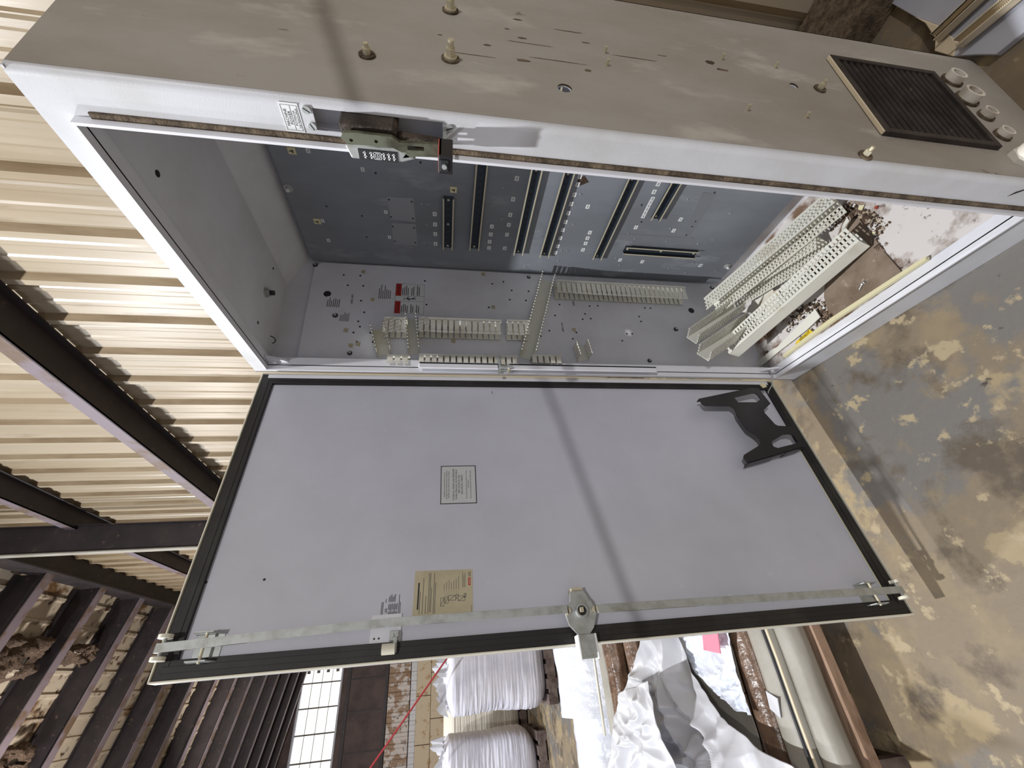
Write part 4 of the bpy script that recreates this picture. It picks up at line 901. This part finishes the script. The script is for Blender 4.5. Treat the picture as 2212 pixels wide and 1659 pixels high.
# grey tarpaulin under the white films, sloping up from the rolls
sheet([(1560, 1330), (1450, 1330), (1500, 1800), (1690, 1800)], [.235, .26, .26, .235], 'grey_sheet', M['greyroll'], 'flat grey sheet between the brown roll and the white film heap', 'plastic sheet', amp=.006, fr=3, seed=4, ridge=False)
sheet2([((1455, 1340), (1568, 1340)), ((1475, 1400), (1580, 1400)), ((1500, 1450), (1592, 1450)), ((1548, 1500), (1608, 1500)), ((1590, 1532), (1624, 1545))], .30, .285, 'clear_plastic_bag', M['clear'], 'shiny clear plastic bag with a pink card, beside the brown roll', 'plastic bag', amp=.018, fr=14, seed=9)
a_, c_, d_, e_ = [S(q[0], q[1], .335) for q in ((1514, 1340), (1546, 1340), (1556, 1412), (1520, 1404))]
b = MB(SF); b.add([(p.x, p.y, z) for z in (.332, .335) for p in (a_, c_, d_, e_)], [(3, 2, 1, 0), (4, 5, 6, 7), (0, 1, 5, 4), (1, 2, 6, 5), (2, 3, 7, 6), (3, 0, 4, 7)])
tag(b.build('pink_card', M['pink']), 'pink card lying on the shiny clear plastic', 'card')
b = MB(SF)
for (px_, s_) in (((1668, 1508), .0),):
    q = S(px_[0], px_[1], .26); b.prism([(q.x - .03, q.y), (q.x + .02, q.y - .02), (q.x + .03, q.y + .03), (q.x - .01, q.y + .055)], .259, .262)
tag(b.build('torn_tape', M['film']), 'torn white tape end on the brown roll', 'tape')
sheet2([((1388, 1345), (1450, 1345)), ((1365, 1450), (1492, 1450)), ((1330, 1550), (1560, 1547)), ((1318, 1620), (1645, 1617)), ((1318, 1670), (1712, 1665)), ((1312, 1760), (1830, 1760))], .47, .34, 'white_film', M['film'], 'large crumpled white film heap in front of the low rolls', 'plastic film', amp=.05, fr=5, n=150, seed=2)
sheet2([((1345, 1500), (1400, 1470)), ((1328, 1560), (1420, 1560)), ((1318, 1620), (1450, 1640)), ((1310, 1700), (1480, 1720))], .56, .55, 'white_film', M['film'], 'loose white film flap folded on top of the large white heap', 'plastic film', amp=.03, fr=6, seed=15)
bw = [S(x, y, .3) for x, y in ((1345, 1390), (1345, 1560))]
roll(S(1335, 1460, .40).x, S(1335, 1330, .40).y, S(1335, 1585, .40).y, .40, .055, 'wrapped_roll', M['brownroll'], 'short brown wrapped roll between the white film and the white bundles', 'roll', wob=.01)
roll(S(1365, 1460, .40).x, S(1365, 1330, .40).y, S(1355, 1600, .40).y, .36, .045, 'wrapped_roll', M['brownroll'], 'second short brown roll half hidden under the white film', 'roll', wob=.01)
b = MB(SF)
for k in range(6): b.box((1.02 + .01 * (k % 2), .55, .131 + k * .028), (1.30, 1.75 - .02 * (k % 3), .156 + k * .028))
tag(b.build('panel_stack', M['greyroll']), 'stack of flat grey panels that props up the white film heap', 'panel stack')
b = MB(SF); b.box((1.47, .62, 0), (1.84, 1.30, .342)); tag(b.build('cardboard_box', M['board']), 'brown box under the short wrapped rolls, mostly hidden by white film', 'box')
r1 = S(1275, 1400, .42); 
roll(r1.x + .23, S(1270, 1350, .42).y, S(1275, 1545, .42).y, .30, .295, 'wrapped_bundle', M['bundle'], 'fat white plastic-wrapped bundle behind the door edge, nearest the pallet bags', 'bundle', wob=.03, flat=1.0)
r2 = S(1320, 1600, .42)
roll(r2.x + .42, S(1300, 1545, .42).y + .02, S(1300, 1700, .42).y + .4, .26, .24, 'wrapped_bundle', M['bundle'], 'fat white plastic-wrapped bundle at the photo edge', 'bundle', wob=.035, flat=1.0)
roll(1.76, .66, 1.20, .397, .052, 'sheet_roll', M['greyroll'], 'pale grey roll beside the fat white bundle under the metal strip', 'roll', wob=.004)
q0, q1 = S(1277, 1385, .52), S(1306, 1588, .52)
b = MB(SF); d = (q1 - q0); b.tube([q0 - d * .3, q0, q1], .006, 1); b.tube([q0 - d * .3 + Vector((-.018, 0, .004)), q0 + Vector((-.018, 0, .004)), q1 + Vector((-.018, 0, .004))], .007, 0)
tag(b.build('metal_strip', [M['edge'], M['ink']]), 'long thin cream and black strip lying across the white bundles', 'strip')
# bearers under the bundles
pallet(r1.x - .25, r1.x + .75, r1.y - .45, r1.y + 1.6, .10, 'low pallet under the fat white bundles', M['woodg']) if False else None

# wrapped bags on pallets
def bag(x0, x1, y0, y1, z0, z1, label, m, tails=True, seed=0):
    b = MB(SF); n = 64; nz = 210; v = []; f = []
    cx_, cy_ = (x0 + x1) / 2, (y0 + y1) / 2; hx_, hy_ = (x1 - x0) / 2, (y1 - y0) / 2
    def pt(a, z, k):
        c_, s_ = math.cos(a), math.sin(a); e = 2 / 5.2
        X = math.copysign(abs(c_) ** e, c_); Y_ = math.copysign(abs(s_) ** e, s_)
        wr = .0075 * noise.fractal(Vector((X * 1.7 + seed, Y_ * 1.7, z * 38)), 1, 2, 3) + .03 * noise.noise(Vector((X * 1.5 + seed, Y_ * 1.5, z * 2.2)))
        return (cx_ + X * (hx_ * k + wr), cy_ + Y_ * (hy_ * k + wr), z)
    rows = []
    for i in range(nz + 1):
        t = i / nz; z = z0 + (z1 - z0) * t
        k = 1 - .16 * max(0, (.12 - t) / .12) ** 2 - .55 * max(0, (t - .86) / .14) ** 2.2
        z_ = z
        rows.append((z_, k))
    for (z, k) in rows: v += [pt(2 * math.pi * j / n, z, k) for j in range(n)]
    f = [(i * n + j, i * n + (j + 1) % n, (i + 1) * n + (j + 1) % n, (i + 1) * n + j) for i in range(nz) for j in range(n)] + [tuple(range(nz * n, (nz + 1) * n))]
    b.add(v, f, 0, None, True)
    o = tag(b.build('bulk_bag', m), label, 'bulk bag')
    if tails:
        b = MB(SF); rr2 = random.Random(seed)
        for k in range(26):
            yy = cy_ + hy_ * (-.95 + .075 * k); xx = x0 + .10 + rr2.uniform(0, .12); hh = rr2.uniform(.04, .15); ww = rr2.uniform(.05, .11); ln = rr2.uniform(-.06, .06)
            P4 = [(xx, yy - ww, z1 - .10), (xx + ln * .3 - .03, yy, z1 - .06), (xx, yy + ww, z1 - .10), (xx + ln, yy + ww * .6, z1 - .08 + hh * .9), (xx + ln - .03, yy + rr2.uniform(-.03, .03), z1 - .08 + hh * 1.25), (xx + ln, yy - ww * .7, z1 - .08 + hh * .8)]
            b.add(P4, [(0, 1, 4, 5), (1, 2, 3, 4)], 0)
        tb = b.build('loose_flaps', M['film'], o); sm = tb.modifiers.new('t', 'SOLIDIFY'); sm.thickness = .004
    return o
A1 = S(1211, 1520, 0); A2 = S(1180, 1577, 0)
pallet(A1.x, A1.x + 1.1, A1.y - 1.15, A1.y, .13, 'grey weathered pallet under the wrapped white bag nearest the door edge', M['woodg'])
bag(A1.x - .0, A1.x + 1.1, A1.y - 1.25, A1.y + .02, .14, 1.40, 'tall white wrapped bulk bag on a pallet, the one cut off by the door edge', M['bag'], seed=3)
pallet(A2.x, A2.x + 1.1, A2.y, A2.y + 1.15, .13, 'brown weathered pallet under the bag at the photo edge', M['woodg'])
bag(A2.x + .05, A2.x + 1.15, A2.y - .02, A2.y + 1.2, .14, 1.42, 'tall white wrapped bulk bag on a pallet at the bottom photo edge', M['bag'], seed=8)
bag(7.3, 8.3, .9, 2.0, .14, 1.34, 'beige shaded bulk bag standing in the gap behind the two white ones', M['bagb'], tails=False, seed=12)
pallet(7.3, 8.3, .9, 2.0, .13, 'pallet under the beige bag in the gap', M['woodg'])
# red rope across the hall and a slack cable overhead
p0 = hit(960, 1430, WG, 4.6); p1 = hit(800, 1659, WG, 4.6)
d = (p1 - p0); b = MB(); b.tube([p0 - d * .9, p0 - d * .3, p0, p1, p1 + d * 1.5, p1 + d * 4.5], .010, 0)
tag(b.build('red_rope', M['redcord']), 'thin taut red rope slanting across in front of the end wall', 'rope')
Ra, Rb = Vector((2.38, .15, 2.42)), Vector((1.80, -.66, 1.86)); d = Ra - Rb
b = MB(); b.tube([Rb - d * 1.2 + Vector((0, 0, -.02)), Rb, (Ra + Rb) / 2 + Vector((0, 0, -.004)), Ra, Ra + d * 1.5, Ra + d * 2.6], .008, 0)
tag(b.build('hanging_cable', M['cable']), 'dark slack cable overhead whose soft shadow crosses the grey door', 'cable')
